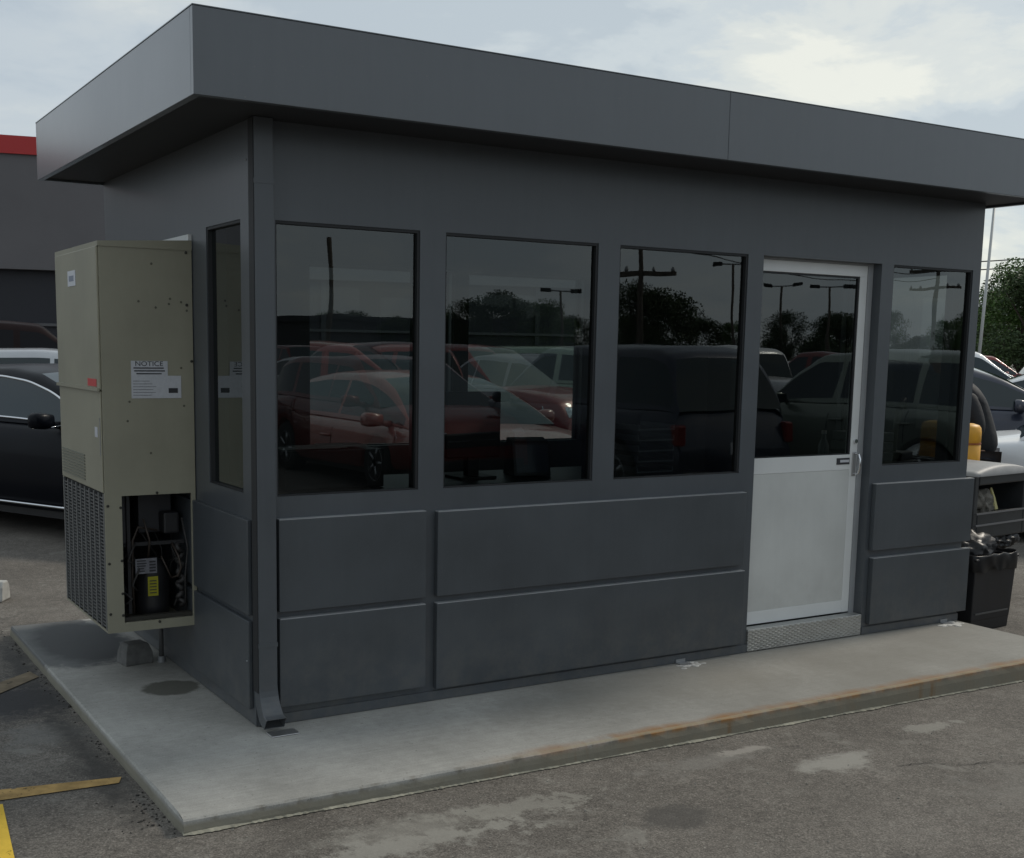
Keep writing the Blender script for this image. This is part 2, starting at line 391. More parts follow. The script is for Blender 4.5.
    runs = mm('MULTIPLY', mm('MULTIPLY', low, xm), ramp(noise(6, 4, .6, (1, .1, .1), 8.0), [(.55, 0), (.64, .9)]))
    c = mix(runs, c, (.20, .115, .05))
    l(c, b.inputs['Base Color']); b.inputs['Roughness'].default_value = .8; b.inputs['Specular IOR Level'].default_value = .3
    bp = n_('ShaderNodeBump'); bp.inputs['Strength'].default_value = .3; bp.inputs['Distance'].default_value = .004
    l(noise(60, 5, .7), bp.inputs['Height']); l(bp.outputs[0], b.inputs['Normal'])
    return m
M['slab'] = slab_mat()

# ------------------------------------------------------------------ ground
bm = bmesh.new()
xs = [-400, -60, -12, -.56, 3.94, 12, 60, 400]; ys = [-400, -60, -8, 8, 60, 400]
vg = [[bm.verts.new((x, y, gz(x))) for y in ys] for x in xs]
for i in range(len(xs)-1):
    for j in range(len(ys)-1): bm.faces.new((vg[i][j], vg[i+1][j], vg[i+1][j+1], vg[i][j+1]))
setp(obj('parking_lot', bm, M['asphalt']), 'worn grey asphalt parking lot with stains and cracks around the booth', 'parking lot', kind='structure')

# concrete slab with slightly uneven arris
bm = bmesh.new()
def jit(a): return random.uniform(-a, a)
X0, X1, Y0, Y1 = -.565, 4.43, -.833, 2.36
loop = []
n = 70
for i in range(n): loop.append((X0+(X1-X0)*i/n, Y0, 0, -1))
for i in range(40): loop.append((X1, Y0+(Y1-Y0)*i/40, 1, 0))
for i in range(n): loop.append((X1-(X1-X0)*i/n, Y1, 0, 1))
for i in range(40): loop.append((X0, Y1-(Y1-Y0)*i/40, -1, 0))
rings = []
for off, z, ja in ((-.03, 0, 0), (-.007, 0, .0012), (0, -.007, .0015), (.004, -.04, .002), (.006, -.3, .002)):
    rings.append([bm.verts.new((x+nx*(off+jit(ja)), y+ny*(off+jit(ja)), z)) for x, y, nx, ny in loop])
for a, b in zip(rings, rings[1:]):
    for k in range(len(loop)): bm.faces.new((a[k], a[(k+1) % len(loop)], b[(k+1) % len(loop)], b[k]))
bm.faces.new(rings[0])
setp(obj('concrete_slab', bm, M['slab']), 'low pale concrete slab with rust stained front edge under the booth', 'slab', kind='structure')

# ragged bead of spilled cement where slab meets asphalt
bm = bmesh.new()
def ragged(x0, y0, x1, y1, nx, ny, w, n=420):
    pa = []; 
    for i in range(n+1):
        t = i/n; x = x0+(x1-x0)*t; y = y0+(y1-y0)*t
        ww = w*(.15+.5*random.random()**2+.5*max(0, math.sin(t*37+3*math.sin(t*11))))
        pa.append((bm.verts.new((x-nx*.01, y-ny*.01, gz(x)+.014)), bm.verts.new((x+nx*ww, y+ny*ww, gz(x)+.004))))
    for a, b in zip(pa, pa[1:]): bm.faces.new((a[0], b[0], b[1], a[1]))
ragged(X0-.005, Y0-.006, X1, Y0-.006, 0, -1, .016)
setp(obj('cement_bead', bm, mat('cement_bead', (.27, .26, .21), .9, 0, .3, .35, 14)), 'thin ragged line of spilled cement along the slab foot', 'cement', kind='structure')

bm = bmesh.new()
pa = []
for k in range(60):
    t = k/59; x = 2.20+1.15*t; y = -1.46-.42*t+.030*math.sin(k*.31)*math.sin(k*.17)+jit(.006); w_ = .0025*(1-.6*t)*random.uniform(.5, 1.3)
    pa.append((bm.verts.new((x, y-w_, gz(x)+.004)), bm.verts.new((x, y+w_, gz(x)+.004))))
for a, b in zip(pa, pa[1:]): bm.faces.new((a[0], b[0], b[1], a[1]))
setp(obj('asphalt_crack', bm, mat('crack', (.035, .032, .03), .9)), 'thin dark crack running across the asphalt lower right', 'crack', kind='structure')

# loose crumbs of asphalt and grit
bm = bmesh.new()
def crumb(x, y, r, z=None):
    zc = (gz(x) if z is None else z)
    mt = Matrix.Translation((x, y, zc+r*.35)) @ Matrix.Rotation(random.uniform(0, 6), 4, 'Z') @ Matrix.Diagonal((1, random.uniform(.6, 1), random.uniform(.4, .8), 1))
    res = bmesh.ops.create_icosphere(bm, subdivisions=1, radius=r, matrix=mt)
    for v in res['verts']: v.co += Vector((jit(r*.25), jit(r*.25), jit(r*.15)))
for i in range(200):
    y = -.85+3.4*random.random(); d_ = .5+.5*math.sin(y*7+1.3*math.sin(y*3))
    if random.random() > .25+.75*d_: continue
    x = X0-.008-abs(random.gauss(0, .028)); crumb(x, y, random.uniform(.0015, .006)*(1 if random.random() < .9 else 1.5))
for i in range(26): crumb(-.64+random.gauss(0, .045), -.66+random.gauss(0, .10), random.uniform(.002, .007))
setp(obj('asphalt_crumbs', bm, mat('dark_crumbs', (.05, .047, .043), .9, 0, .3, .4, 30)), 'dark crumbs of broken asphalt along the slab left edge', 'gravel', kind='stuff')
bm = bmesh.new()
for i in range(420):
    x = random.uniform(-1.3, 4.2); y = random.uniform(-2.6, -.86); crumb(x, y, random.uniform(.0015, .005))
setp(obj('pale_grit', bm, mat('pale_grit', (.26, .25, .22), .9, 0, .3, .3, 30)), 'pale specks of grit scattered over the asphalt', 'gravel', kind='stuff')

# painted lines (sheets 4 mm above the asphalt)
def line(name, pts, col, label, wear=.45):
    bm = bmesh.new(); bm.faces.new([bm.verts.new((x, y, gz(x)+.004)) for x, y in pts])
    m = mat(name+'_paint', col, .75, 0, .3, 0, 9, col2=tuple(v*wear for v in col))
    nt_ = m.node_tree; tr = nt_.nodes.new('ShaderNodeBsdfTransparent'); ms = nt_.nodes.new('ShaderNodeMixShader')
    n = nt_.nodes.new('ShaderNodeTexNoise'); n.inputs['Scale'].default_value = 26; n.inputs['Detail'].default_value = 8; n.inputs['Roughness'].default_value = .7
    c = nt_.nodes.new('ShaderNodeTexCoord'); nt_.links.new(c.outputs['Object'], n.inputs['Vector'])
    r = nt_.nodes.new('ShaderNodeValToRGB'); r.color_ramp.elements[0].position = .60; r.color_ramp.elements[1].position = .66
    nt_.links.new(n.outputs['Fac'], r.inputs[0]); nt_.links.new(r.outputs[0], ms.inputs[0])
    b = nt_.nodes['Principled BSDF']; o = nt_.nodes['Material Output']
    nt_.links.new(b.outputs[0], ms.inputs[1]); nt_.links.new(tr.outputs[0], ms.inputs[2]); nt_.links.new(ms.outputs[0], o.inputs[0])
    return setp(obj(name, bm, m), label, 'painted line', kind='structure')
line('parking_line', [(-.63, -.245), (-.605, -.185), (-1.03, -.11), (-1.6, -.01), (-1.62, -.12), (-1.05, -.22)], (.46, .30, .11), 'faded orange painted line meeting the slab left edge')
line('parking_line', [(-1.042, -.26), (-1.085, -.72), (-1.17, -1.6), (-1.29, -1.6), (-1.16, -.26)], (.78, .52, .06), 'bright yellow painted line at the lower left corner of the view', .75)
line('parking_line', [(-.62, 1.52), (-.60, 1.40), (-.95, 1.05), (-1.3, .75), (-1.35, .87), (-.95, 1.24)], (.21, .165, .105), 'worn orange painted line on the damp asphalt left of the slab')

# ------------------------------------------------------------------ the booth
L, D, ZS, ZT = 4.43, 2.31, 2.45, 2.735
booth = thing('guard_booth', 'dark grey metal guard booth with flat overhanging roof and tinted windows on the slab', 'booth')
T = .09
WZ0, WZ1 = .962, 2.066
WX = [(.100, .752), (.877, 1.690), (1.815, 2.623)]
DOOR = (2.728, 3.600, .03, 2.070)
W4 = (3.695, 4.362)
# front wall in pieces round the openings, one mesh
bm = bmesh.new()
zb = .004
box(bm, 0, L, 0, T, WZ1+.004, ZS)                          # header
xs_ = [0, .100, .752, .877, 1.690, 1.815, 2.623, 2.728]
box(bm, 0, .100, 0, T, WZ0, WZ1+.004); box(bm, .752, .877, 0, T, WZ0, WZ1+.004); box(bm, 1.690, 1.815, 0, T, WZ0, WZ1+.004)
box(bm, 2.623, 2.728, 0, T, WZ0, WZ1+.004); box(bm, 3.600, 3.695, 0, T, WZ0, WZ1+.004); box(bm, 4.362, L, 0, T, WZ0, WZ1+.004)
box(bm, 0, 2.728, 0, T, zb, WZ0); box(bm, 3.600, L, 0, T, zb, WZ0)
bmesh.ops.remove_doubles(bm, verts=bm.verts, dist=.0001)
obj('wall', bm, M['metal'], booth)
# left wall with one window and the opening for the cooler
bm = bmesh.new()
LW = (.125, .558)
box(bm, 0, T, T, D, WZ1+.012, ZS); box(bm, 0, T, T, D-T, zb, WZ0+.006)
box(bm, 0, T, T, LW[0], WZ0+.006, WZ1+.012); box(bm, 0, T, LW[1], D-T, WZ0+.006, WZ1+.012)
obj('wall', bm, M['metal'], booth)
bm = bmesh.new()   # right wall with wide window
RW = (.16, .95)
box(bm, L-T, L, T, D-T, WZ1, ZS); box(bm, L-T, L, T, D-T, zb, WZ0); box(bm, L-T, L, T, RW[0], WZ0, WZ1); box(bm, L-T, L, RW[1], D-T, WZ0, WZ1)
obj('wall', bm, M['metal'], booth)
bm = bmesh.new()   # back wall with windows
BW = [(1.18, 2.16), (2.29, 3.20)]
box(bm, T, L, D-T, D, WZ1, ZS); box(bm, T, L, D-T, D, zb, WZ0)
px_ = T
for a, b in BW: box(bm, px_, a, D-T, D, WZ0, WZ1); px_ = b
box(bm, px_, L, D-T, D, WZ0, WZ1)
obj('wall', bm, M['metal'], booth)
obj('floor', B(T, L-T, T, D-T, .004, .05), M['floor_in'], booth)
obj('ceiling', B(T, L-T, T, D-T, 2.40, ZS-.003), M['inner'], booth)
# inner lining of the walls
bm = bmesh.new(); box(bm, T+.002, T+.012, .56, D-T-.002, .052, 2.39); [box(bm, a_, b_, D-T-.012, D-T-.002, c_, d_) for a_, b_, c_, d_ in ((T+.0125, 1.17, .052, 2.39), (2.17, 2.28, .052, 2.39), (3.21, L-T-.002, .052, 2.39), (1.1705, 2.1695, .052, .95), (2.2805, 3.2095, .052, .95), (1.1705, 2.1695, 2.08, 2.39), (2.2805, 3.2095, 2.08, 2.39))]
obj('wall_lining', bm, M['inner'], booth)

def window(axis, a0, a1, z0, z1, plane, depth=.022, sgn=1, gm='glass'):
    """pane with dark gasket frame; axis 'x' = in a wall facing -Y, 'y' = in a wall facing -X / +X"""
    fr = bmesh.new(); g = .012; gl = bmesh.new()
    def bb(bm, a, b, c, d, p0, p1):
        p0, p1 = min(p0, p1), max(p0, p1)
        if axis == 'x': box(bm, a, b, p0, p1, c, d)
        else: box(bm, p0, p1, a, b, c, d)
    p = plane; q = plane + sgn*(depth+.02)
    s = plane+sgn*.004
    bb(fr, a0, a1, z1-g, z1, s, q); bb(fr, a0, a1, z0, z0+g*.5, s, q); bb(fr, a0, a0+g*.5, z0+g*.5, z1-g, s, q); bb(fr, a1-g, a1, z0+g*.5, z1-g, s, q)
    w = obj('window', fr, M['dark'], booth)
    pl = plane + sgn*depth
    if axis == 'x': quad(gl, (a0+g*.5, pl, z0+g*.5), (a1-g, pl, z0+g*.5), (a1-g, pl, z1-g), (a0+g*.5, pl, z1-g))
    else: quad(gl, (pl, a0+g*.5, z0+g*.5), (pl, a1-g, z0+g*.5), (pl, a1-g, z1-g), (pl, a0+g*.5, z1-g))
    obj('glass', gl, M[gm], w)
    return w
for a, b in WX: window('x', a, b, WZ0, WZ1+.004, 0)
window('x', W4[0], W4[1], WZ0, WZ1+.004, 0)
window('y', LW[0], LW[1], WZ0+.006, WZ1+.012, 0)
window('y', RW[0], RW[1], WZ0, WZ1, L, sgn=-1, gm='glass_side')
for a, b in BW: window('x', a, b, WZ0, WZ1, D, sgn=-1, gm='glass_clear')

# raised panels below the windows (front and left)
PT = .032
def panel(x0, x1, z0, z1):
    p_ = obj('wall_panel', B(x0, x1, -PT, -.0005, z0, z1), M['metal2'], booth, bevel=.002)
    obj('flashing', B(x0+.002, x1-.002, -PT-.001, -.0008, z1+.0005, z1+.004), M['flashing'], p_)  # thin paler strip, a painted highlight along the panel top edge
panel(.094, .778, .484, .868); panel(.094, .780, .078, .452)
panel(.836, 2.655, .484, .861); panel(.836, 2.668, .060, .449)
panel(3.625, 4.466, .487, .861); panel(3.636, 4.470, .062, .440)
obj('wall_panel', B(-.020, -.0005, .03, 2.28, .470, .868), M['metal2'], booth, bevel=.004)
obj('wall_panel', B(-.020, -.0005, .03, 2.28, .070, .446), M['metal2'], booth, bevel=.004)
# base skirt
obj('base_skirt', B(.01, 2.728, -.010, -.0005, .003, .045), M['metal'], booth)
obj('base_skirt', B(3.60, L, -.010, -.0005, .003, .045), M['metal'], booth)

# roof: fascia box with soffit
OF, OL, ORR, OB = .3767, .3428, .135, .03
bm = bmesh.new()
fx0, fx1, fy0, fy1 = -OL, L+ORR, -OF, D+OB
ft = .03
box(bm, fx0, fx1, fy0, fy0+ft, ZS-.012, ZT); box(bm, fx0, fx1, fy1-ft, fy1, ZS-.012, ZT)
box(bm, fx0, fx0+ft, fy0+ft, fy1-ft, ZS-.012, ZT); box(bm, fx1-ft, fx1, fy0+ft, fy1-ft, ZS-.012, ZT)
roof = obj('roof', bm, M['roof_metal'], booth, bevel=.002)
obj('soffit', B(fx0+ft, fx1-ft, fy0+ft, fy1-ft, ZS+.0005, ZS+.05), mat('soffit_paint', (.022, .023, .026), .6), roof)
obj('roof_deck', B(fx0+ft, fx1-ft, fy0+ft, fy1-ft, ZT-.06, ZT-.03), M['galv'], roof)
bm = bmesh.new()
box(bm, fx0-.002, fx1+.002, fy0-.002, fy0+.05, ZT+.0005, ZT+.004); box(bm, fx0-.002, fx0+.05, fy0+.05, fy1, ZT+.0005, ZT+.004)
obj('coping', bm, M['roof_metal'], roof)
obj('seam', B(2.12-.0012, 2.12+.0012, fy0-.0012, fy0-.0003, ZS-.010, ZT-.001), M['metal2'], roof)

# door: white frame, glazed leaf, panel, step
door = obj('door', (lambda bm: (box(bm, 2.728, 3.600, .055, .085, .030, .034), bm)[1])(bmesh.new()), M['dark'], booth)
dz0, dz1 = .128, 2.058; dx0, dx1 = 2.745, 3.560; dy = .062
bm = bmesh.new()
gx0, gx1, gz0, gz1 = dx0+.020, 3.505, 1.026, 1.999
box(bm, dx0, dx1, dy, dy+.04, gz1, dz1); box(bm, gx1, dx1, dy, dy+.04, dz0, gz1); box(bm, dx0, gx0, dy, dy+.04, gz0, gz1)
box(bm, dx0, gx1, dy, dy+.04, gz0-.085, gz0); box(bm, dx0, gx1, dy, dy+.04, dz0, dz0+.07)
obj('door_frame', bm, M['white'], door, bevel=.002)
obj('lower_panel', B(dx0+.002, gx1-.001, dy+.0015, dy+.03, dz0+.0705, gz0-.0855), M['door_skin'], door)
bm = bmesh.new(); box(bm, gx0, gx1, dy+.004, dy+.02, gz1-.010, gz1-.0005); box(bm, gx1-.012, gx1-.0005, dy+.004, dy+.02, gz0, gz1-.010); box(bm, gx0, gx1-.012, dy+.004, dy+.02, gz0+.0005, gz0+.006)
obj('gasket', bm, M['dark'], door)
bm = bmesh.new(); quad(bm, (gx0, dy+.012, gz0), (gx1, dy+.012, gz0), (gx1, dy+.012, gz1), (gx0, dy+.012, gz1)); obj('glass', bm, M['glass'], door)
# jambs inside the opening
bm = bmesh.new(); box(bm, 3.5605, 3.5995, .058, .11, .05, 2.0695); box(bm, 2.7285, 2.7445, .058, .11, .05, 2.0695); box(bm, 2.7445, 3.5605, .058, .11, 2.059, 2.0695)
obj('door_jamb', bm, mat('jamb_grey', (.30, .31, .32), .45, 0, .5, .08, 5), booth)
# handle and lock
bm = bmesh.new(); tube(bm, [(3.537, dy-.002, .915), (3.540, dy-.032, .92), (3.542, dy-.040, .95), (3.542, dy-.040, 1.0), (3.540, dy-.032, 1.028), (3.537, dy-.002, 1.032)], .006, 8)
obj('handle', bm, M['chrome'], door, True)
bm = bmesh.new(); box(bm, 3.520, 3.550, dy-.005, dy-.0005, .905, 1.04); obj('lock_plate', bm, M['alu'], door, bevel=.003)
bm = bmesh.new(); box(bm, 3.40, 3.50, dy-.003, dy-.0005, .972, 1.008); o = obj('lock_sign', bm, M['ink'], door)
bm = bmesh.new(); box(bm, 3.425, 3.495, dy-.005, dy-.0032, .984, .998); obj('lock_sign_bar', bm, M['label'], o)
bm = bmesh.new(); lathe(bm, [(.012, 0), (.012, .012)], 3.535, dy-.012, 1.10, 12, 'y'); obj('keyhole', bm, M['chrome'], door)
# checker plate step
bm = bmesh.new(); box(bm, 2.729, 3.590, -.013, .054, .004, .123)
def checker():
    m = mat('checker_plate', (.50, .50, .48), .38, .75, .5, .1, 10); t = m.node_tree; b = t.nodes['Principled BSDF']
    c = t.nodes.new('ShaderNodeTexCoord'); outs = []
    for ang in (rad(45), rad(-45)):
        mp = t.nodes.new('ShaderNodeMapping'); mp.inputs['Rotation'].default_value = (0, ang, 0) ; mp.inputs['Scale'].default_value = (34, 1, 70)
        t.links.new(c.outputs['Object'], mp.inputs[0])
        v = t.nodes.new('ShaderNodeTexVoronoi'); v.inputs['Randomness'].default_value = 0; v.inputs['Scale'].default_value = 1.0; t.links.new(mp.outputs[0], v.inputs['Vector'])
        outs.append(v.outputs['Distance'])
    mn = t.nodes.new('ShaderNodeMath'); mn.operation = 'MINIMUM'; t.links.new(outs[0], mn.inputs[0]); t.links.new(outs[1], mn.inputs[1])
    r = t.nodes.new('ShaderNodeValToRGB'); r.color_ramp.elements[0].position = .22; r.color_ramp.elements[0].color = (1, 1, 1, 1); r.color_ramp.elements[1].position = .36; r.color_ramp.elements[1].color = (0, 0, 0, 1)
    t.links.new(mn.outputs[0], r.inputs[0])
    bp = t.nodes.new('ShaderNodeBump'); bp.inputs['Strength'].default_value = .9; bp.inputs['Distance'].default_value = .006
    t.links.new(r.outputs[0], bp.inputs['Height']); t.links.new(bp.outputs[0], b.inputs['Normal']); return m
obj('door_step', bm, checker(), booth, bevel=.004)

# downspout on the left corner with kicked-out foot
bm = bmesh.new()
dsx0, dsx1 = -.008, .072
obj('gap_shade_strip', B(-.0115, -.0082, -.056, -.002, .16, ZS-.004), M['dark'], booth)  # thin dark strip painting the shade in the gap beside the downspout
def spout(bm, secs):
    rg = []
    for (yb_, yf, z, xa, xb, fz) in secs:   # back y, front y, z back, xs, z front
        rg.append([bm.verts.new(p) for p in ((xa, yb_, z), (xb, yb_, z), (xb, yf, fz), (xa, yf, fz))])
    for a, b in zip(rg, rg[1:]):
        for k in range(4): bm.faces.new((a[k], a[(k+1) % 4], b[(k+1) % 4], b[k]))
spout(bm, [(-.002, -.060, ZS-.002, dsx0, dsx1, ZS-.002), (-.002, -.060, 1.3, dsx0, dsx1, 1.3), (-.002, -.060, .19, dsx0, dsx1, .19),
           *[(-.002-.098*(1-math.cos(a_)), -.060-.070*(1-math.cos(a_)), .165-.150*math.sin(a_)**1.0*.98, dsx0+.003*q_, dsx1+.012*q_, .19-.125*math.sin(a_)) for q_, a_ in [(q/8, math.pi/2*q/8) for q in range(1, 9)]]])
ds = obj('downspout', bm, M['metal'], booth, bevel=.004)
md = ds.modifiers.new('so', 'SOLIDIFY'); md.thickness = .0025; md.offset = -1
for z in (.35, 2.2): obj('strap', B(dsx0-.002, dsx1+.002, -.062, -.0005, z, z+.018), M['metal'], ds)
bm = bmesh.new(); box(bm, .005, .125, -.168, -.098, .0008, .006); obj('splash_plate', bm, M['alu'], ds, bevel=.002)
# little anchor clips with dabs of sealant at the base
for x in (2.27, 4.30):
    bm = bmesh.new(); box(bm, x-.030, x+.030, -.070, -.011, .001, .006); box(bm, x-.030, x+.030, -.0155, -.0108, .006, .022)
    cl_ = obj('anchor_clip', bm, M['galv'], booth)
    bm = bmesh.new()
    for k in range(34):
        r = random.uniform(.004, .020)
        bmesh.ops.create_icosphere(bm, subdivisions=2, radius=r, matrix=Matrix.Translation((x+.02+random.gauss(0, .045), -.065+random.gauss(0, .022), .001)) @ Matrix.Diagonal((1.4, 1, .22, 1)))
    obj('sealant', bm, mat('sealant', (.5, .49, .46), .7, 0, .4, .25, 40), cl_, True)
# rivets near the corner
bm = bmesh.new()
for z in (.27, .145): lathe(bm, [(.005, 0), (.005, -.004), (.002, -.006)], -.03*0+.0, 0, 0, 8, 'y') if 0 else None
bm.free()
for y, z in ((.045, .275), (.05, 2.3)):
    bm = bmesh.new(); bmesh.ops.create_icosphere(bm, subdivisions=2, radius=.004, matrix=Matrix.Translation((-.021 if z < 1 else -.001, y, z))); obj('rivet', bm, M['galv'], booth, True)

# ------------------------------------------------------------------ wall air conditioner
ac = thing('air_conditioner', 'tall beige wall mounted air conditioner with open compressor bay beside the left window', 'air conditioner', (0, .754, 0))
AY = .845                      # depth along the wall
ax0, ax1 = -.412, -.004; zb_, zt_ = .282, 2.010
ox0, ox1, oz0, oz1 = -.340, -.024, .325, .902
bm = bmesh.new()
th = .012
# side sheet facing the camera, with the opening left out (local y = 0)
box(bm, ax0, ox0, 0, th, zb_, oz1); box(bm, ox1, ax1, 0, th, zb_, oz1); box(bm, ox0, ox1, 0, th, zb_, oz0); box(bm, ax0, ax1, 0, th, oz1, zt_)
# far side, top (slight slope), bottom, outer face
box(bm, ax0, ax1, AY-th, AY, zb_, zt_)
box(bm, ax0, ax1, th, AY-th, zb_, zb_+th)
box(bm, ax0, ax0+th, th, AY-th, .915, zt_)
bmesh.ops.remove_doubles(bm, verts=bm.verts, dist=.0001)
cab = obj('cabinet', bm, M['beige'], ac)
bm = bmesh.new()
v = [bm.verts.new(p) for p in ((ax0-.006, -.004, zt_+.001), (ax1, -.004, zt_+.025), (ax1, AY+.004, zt_+.025), (ax0-.006, AY+.004, zt_+.001), (ax0-.006, -.004, zt_-.02), (ax1, -.004, zt_-.02), (ax1, AY+.004, zt_-.02), (ax0-.006, AY+.004, zt_-.02))]
for f in ((0, 1, 2, 3), (0, 4, 5, 1), (1, 5, 6, 2), (2, 6, 7, 3), (3, 7, 4, 0)): bm.faces.new([v[i] for i in f])
obj('top_cover', bm, M['beige'], ac)
obj('mounting_flange', B(-.0045+.001, -.0006, -.018, AY+.018, .30, 2.075), M['white'], ac) if 0 else obj('mounting_flange', B(-.016, -.0008, .004, AY-.004, 2.0, 2.062), M['white'], ac)
# outer face: access panels proud of the cabinet
obj('access_panel', B(ax0-.010, ax0-.0005, .010, AY-.010, 1.372, 1.990), M['beige'], ac, bevel=.003)
lowp = obj('access_panel', B(ax0-.007, ax0-.0005, .012, AY-.012, .918, 1.366), M['beige'], ac, bevel=.003)
obj('lip', B(ax0-.020, ax0-.0105, .004, AY-.004, 1.366, 1.380), M['beige'], ac)
# louvred fresh air slots
bm = bmesh.new()
for k in range(9): box(bm, ax0-.012, ax0-.0072, .33, .80, .945+k*.014, .951+k*.014)
obj('vent_slots', bm, mat('vent_shade', (.17, .175, .14), .5), lowp)
# condenser coil grille: dark coil behind vertical guard bars and cross wires
obj('coil', B(ax0+.02, ax0+.05, .03, AY-.03, zb_+.02, .905), mat('coil', (.030, .031, .034), .6, .3, .5, .3, 60), ac)
bm = bmesh.new()
nb = 9
for k in range(nb+1):
    y = .022+(AY-.044)*k/nb; box(bm, ax0-.004, ax0+.006, y-.010, y+.010, zb_+.012, .910)
for k in range(38):
    z = zb_+.025+k*.0158; box(bm, ax0-.001, ax0+.004, .022, AY-.022, z-.0028, z+.0028)
obj('grille', bm, mat('grille_grey', (.145, .15, .152), .45, .4), ac)
bm = bmesh.new(); box(bm, ax0-.002, ax0+th, .001, .020, zb_, .914); box(bm, ax0-.002, ax0+th, AY-.020, AY-.001, zb_, .914); box(bm, ax0-.002, ax0+th, .02, AY-.02, zb_, zb_+.012)
obj('grille_frame', bm, M['beige'], ac)
# bay interior
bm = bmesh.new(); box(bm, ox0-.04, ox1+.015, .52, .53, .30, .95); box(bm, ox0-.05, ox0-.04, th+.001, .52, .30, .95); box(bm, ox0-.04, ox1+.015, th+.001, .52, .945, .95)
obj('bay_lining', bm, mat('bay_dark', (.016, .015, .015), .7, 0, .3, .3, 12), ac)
bm = bmesh.new(); lathe(bm, [(.062, 0), (.074, .012), (.076, .05), (.076, .20), (.070, .235), (.050, .26), (.02, .27)], -.165, .17, .315, 28)
comp = obj('compressor', bm, M['black'], ac, True)
obj('data_label', B(-.268, -.170, .068, .072, .53, .600), M['dull_label'], comp)
bm = bmesh.new()
for k in range(5): box(bm, -.262, -.262+random.uniform(.03, .045), .066, .0675, .540+k*.012, .545+k*.012)
for k in range(4): box(bm, -.205, -.176, .066, .0675, .538+k*.014, .546+k*.014)
obj('print', bm, M['ink'], comp)
obj('warning_tag', B(-.215, -.168, .060, .064, .425, .515), M['yellow_tag'], comp)
bm = bmesh.new()
for k in range(5): box(bm, -.208, -.176, .058, .0595, .438+k*.014, .442+k*.014)
obj('print', bm, M['ink'], comp)
bm = bmesh.new(); box(bm, -.215, -.06, .20, .30, .70, .90); box(bm, -.325, -.29, .10, .2, .66, .89); obj('control_box', bm, mat('control_box', (.035, .035, .04), .5), ac, bevel=.004)
bm = bmesh.new()
tube(bm, [(-.27, .1, .34), (-.275, .1, .5), (-.27, .1, .68), (-.24, .12, .74), (-.15, .12, .72)], .006)
tube(bm, [(-.10, .08, .50), (-.075, .06, .51), (-.062, .05, .55), (-.070, .06, .60), (-.09, .1, .66)], .005)
tube(bm, [(-.20, .1, .60), (-.195, .09, .68), (-.22, .1, .78)], .005)
tube(bm, [(-.14, .1, .60), (-.12, .09, .55), (-.10, .08, .50)], .004)
obj('refrigerant_pipe', bm, M['copper'], ac, True)
rb_ = random.Random(4)
for q in range(11):
    x_ = rb_.uniform(-.32, -.05); y_ = rb_.uniform(.06, .30); z_ = rb_.uniform(.35, .6); pts = [(x_, y_, z_)]
    for w_ in range(5):
        x_ = min(-.04, max(-.325, x_+rb_.uniform(-.05, .05))); y_ = min(.35, max(.04, y_+rb_.uniform(-.05, .05))); z_ = min(.88, z_+rb_.uniform(.0, .09)); pts.append((x_, y_, z_))
    bm = bmesh.new(); tube(bm, pts, rb_.uniform(.0025, .006), 6); obj('cable', bm, bpy.data.materials['wires'] if 'wires' in bpy.data.materials else mat('wires', (.035, .033, .032), .55, 0, .5, .4, 20), ac, True)
obj('bracket', B(-.33, -.03, .10, .115, .655, .672), mat('bay_steel', (.03, .03, .032), .5, .3), ac); obj('bracket', B(-.300, -.285, .08, .10, .345, .90), bpy.data.materials['bay_steel'], ac); obj('fan_motor', B(-.12, -.045, .12, .22, .70, .80), bpy.data.materials['bay_steel'], ac, bevel=.01)
bm = bmesh.new()
pts = []
for k in range(40): pts.append((-.055+.014*math.sin(k*.8), .09+.01*math.cos(k*1.3), .36+.0075*k))
tube(bm, pts, .012, 8); tube(bm, [(-.04, .06, .34), (-.045, .05, .5), (-.03, .05, .64), (-.05, .07, .78)], .004)
obj('wire_bundle', bm, bpy.data.materials['wires'], ac, True)
bm = bmesh.new(); box(bm, -.338, -.026, th+.002, .05, .327, .345); obj('base_pan', bm, mat('pan', (.03, .028, .022), .6), ac)
# screws round the bay and on the cabinet
scr = [(ox0-.006, .46), (ox0-.006, .61), (ox0-.006, .85), (ox0-.006, .36), (ox1+.010, .86), (ox1+.010, .62), (ox1+.010, .39), (-.182, oz1+.008), (-.182, oz0-.010),
       (ax0+.010, .37), (ax0+.010, .6), (ax0+.010, .86), (-.030, 1.98), (-.030, 1.75), (-.012, 1.5)]
for x, z in scr:
    bm = bmesh.new(); lathe(bm, [(.0065, -.0003), (.0065, -.003), (.003, -.0045)][::-1], x, 0, z, 8, 'y')
    obj('screw', bm, M['screw'], ac)
dots = [(-.185, 1.925), (-.245, 1.76), (-.105, 1.775), (-.110, 1.752), (-.055, 1.762), (-.17, 1.735), (-.030, 1.725), (-.295, 1.32), (-.305, 1.235), (-.205, 1.09), (-.05, 1.30), (-.20, 1.48), (-.14, 1.49), (-.06, 1.47), (-.27, 1.47)]
for x, z in dots:
    bm = bmesh.new(); lathe(bm, [(.0055, -.0003), (.0045, -.0018)][::-1], x, 0, z, 8, 'y')
    obj('plug_hole', bm, M['plug'], ac)
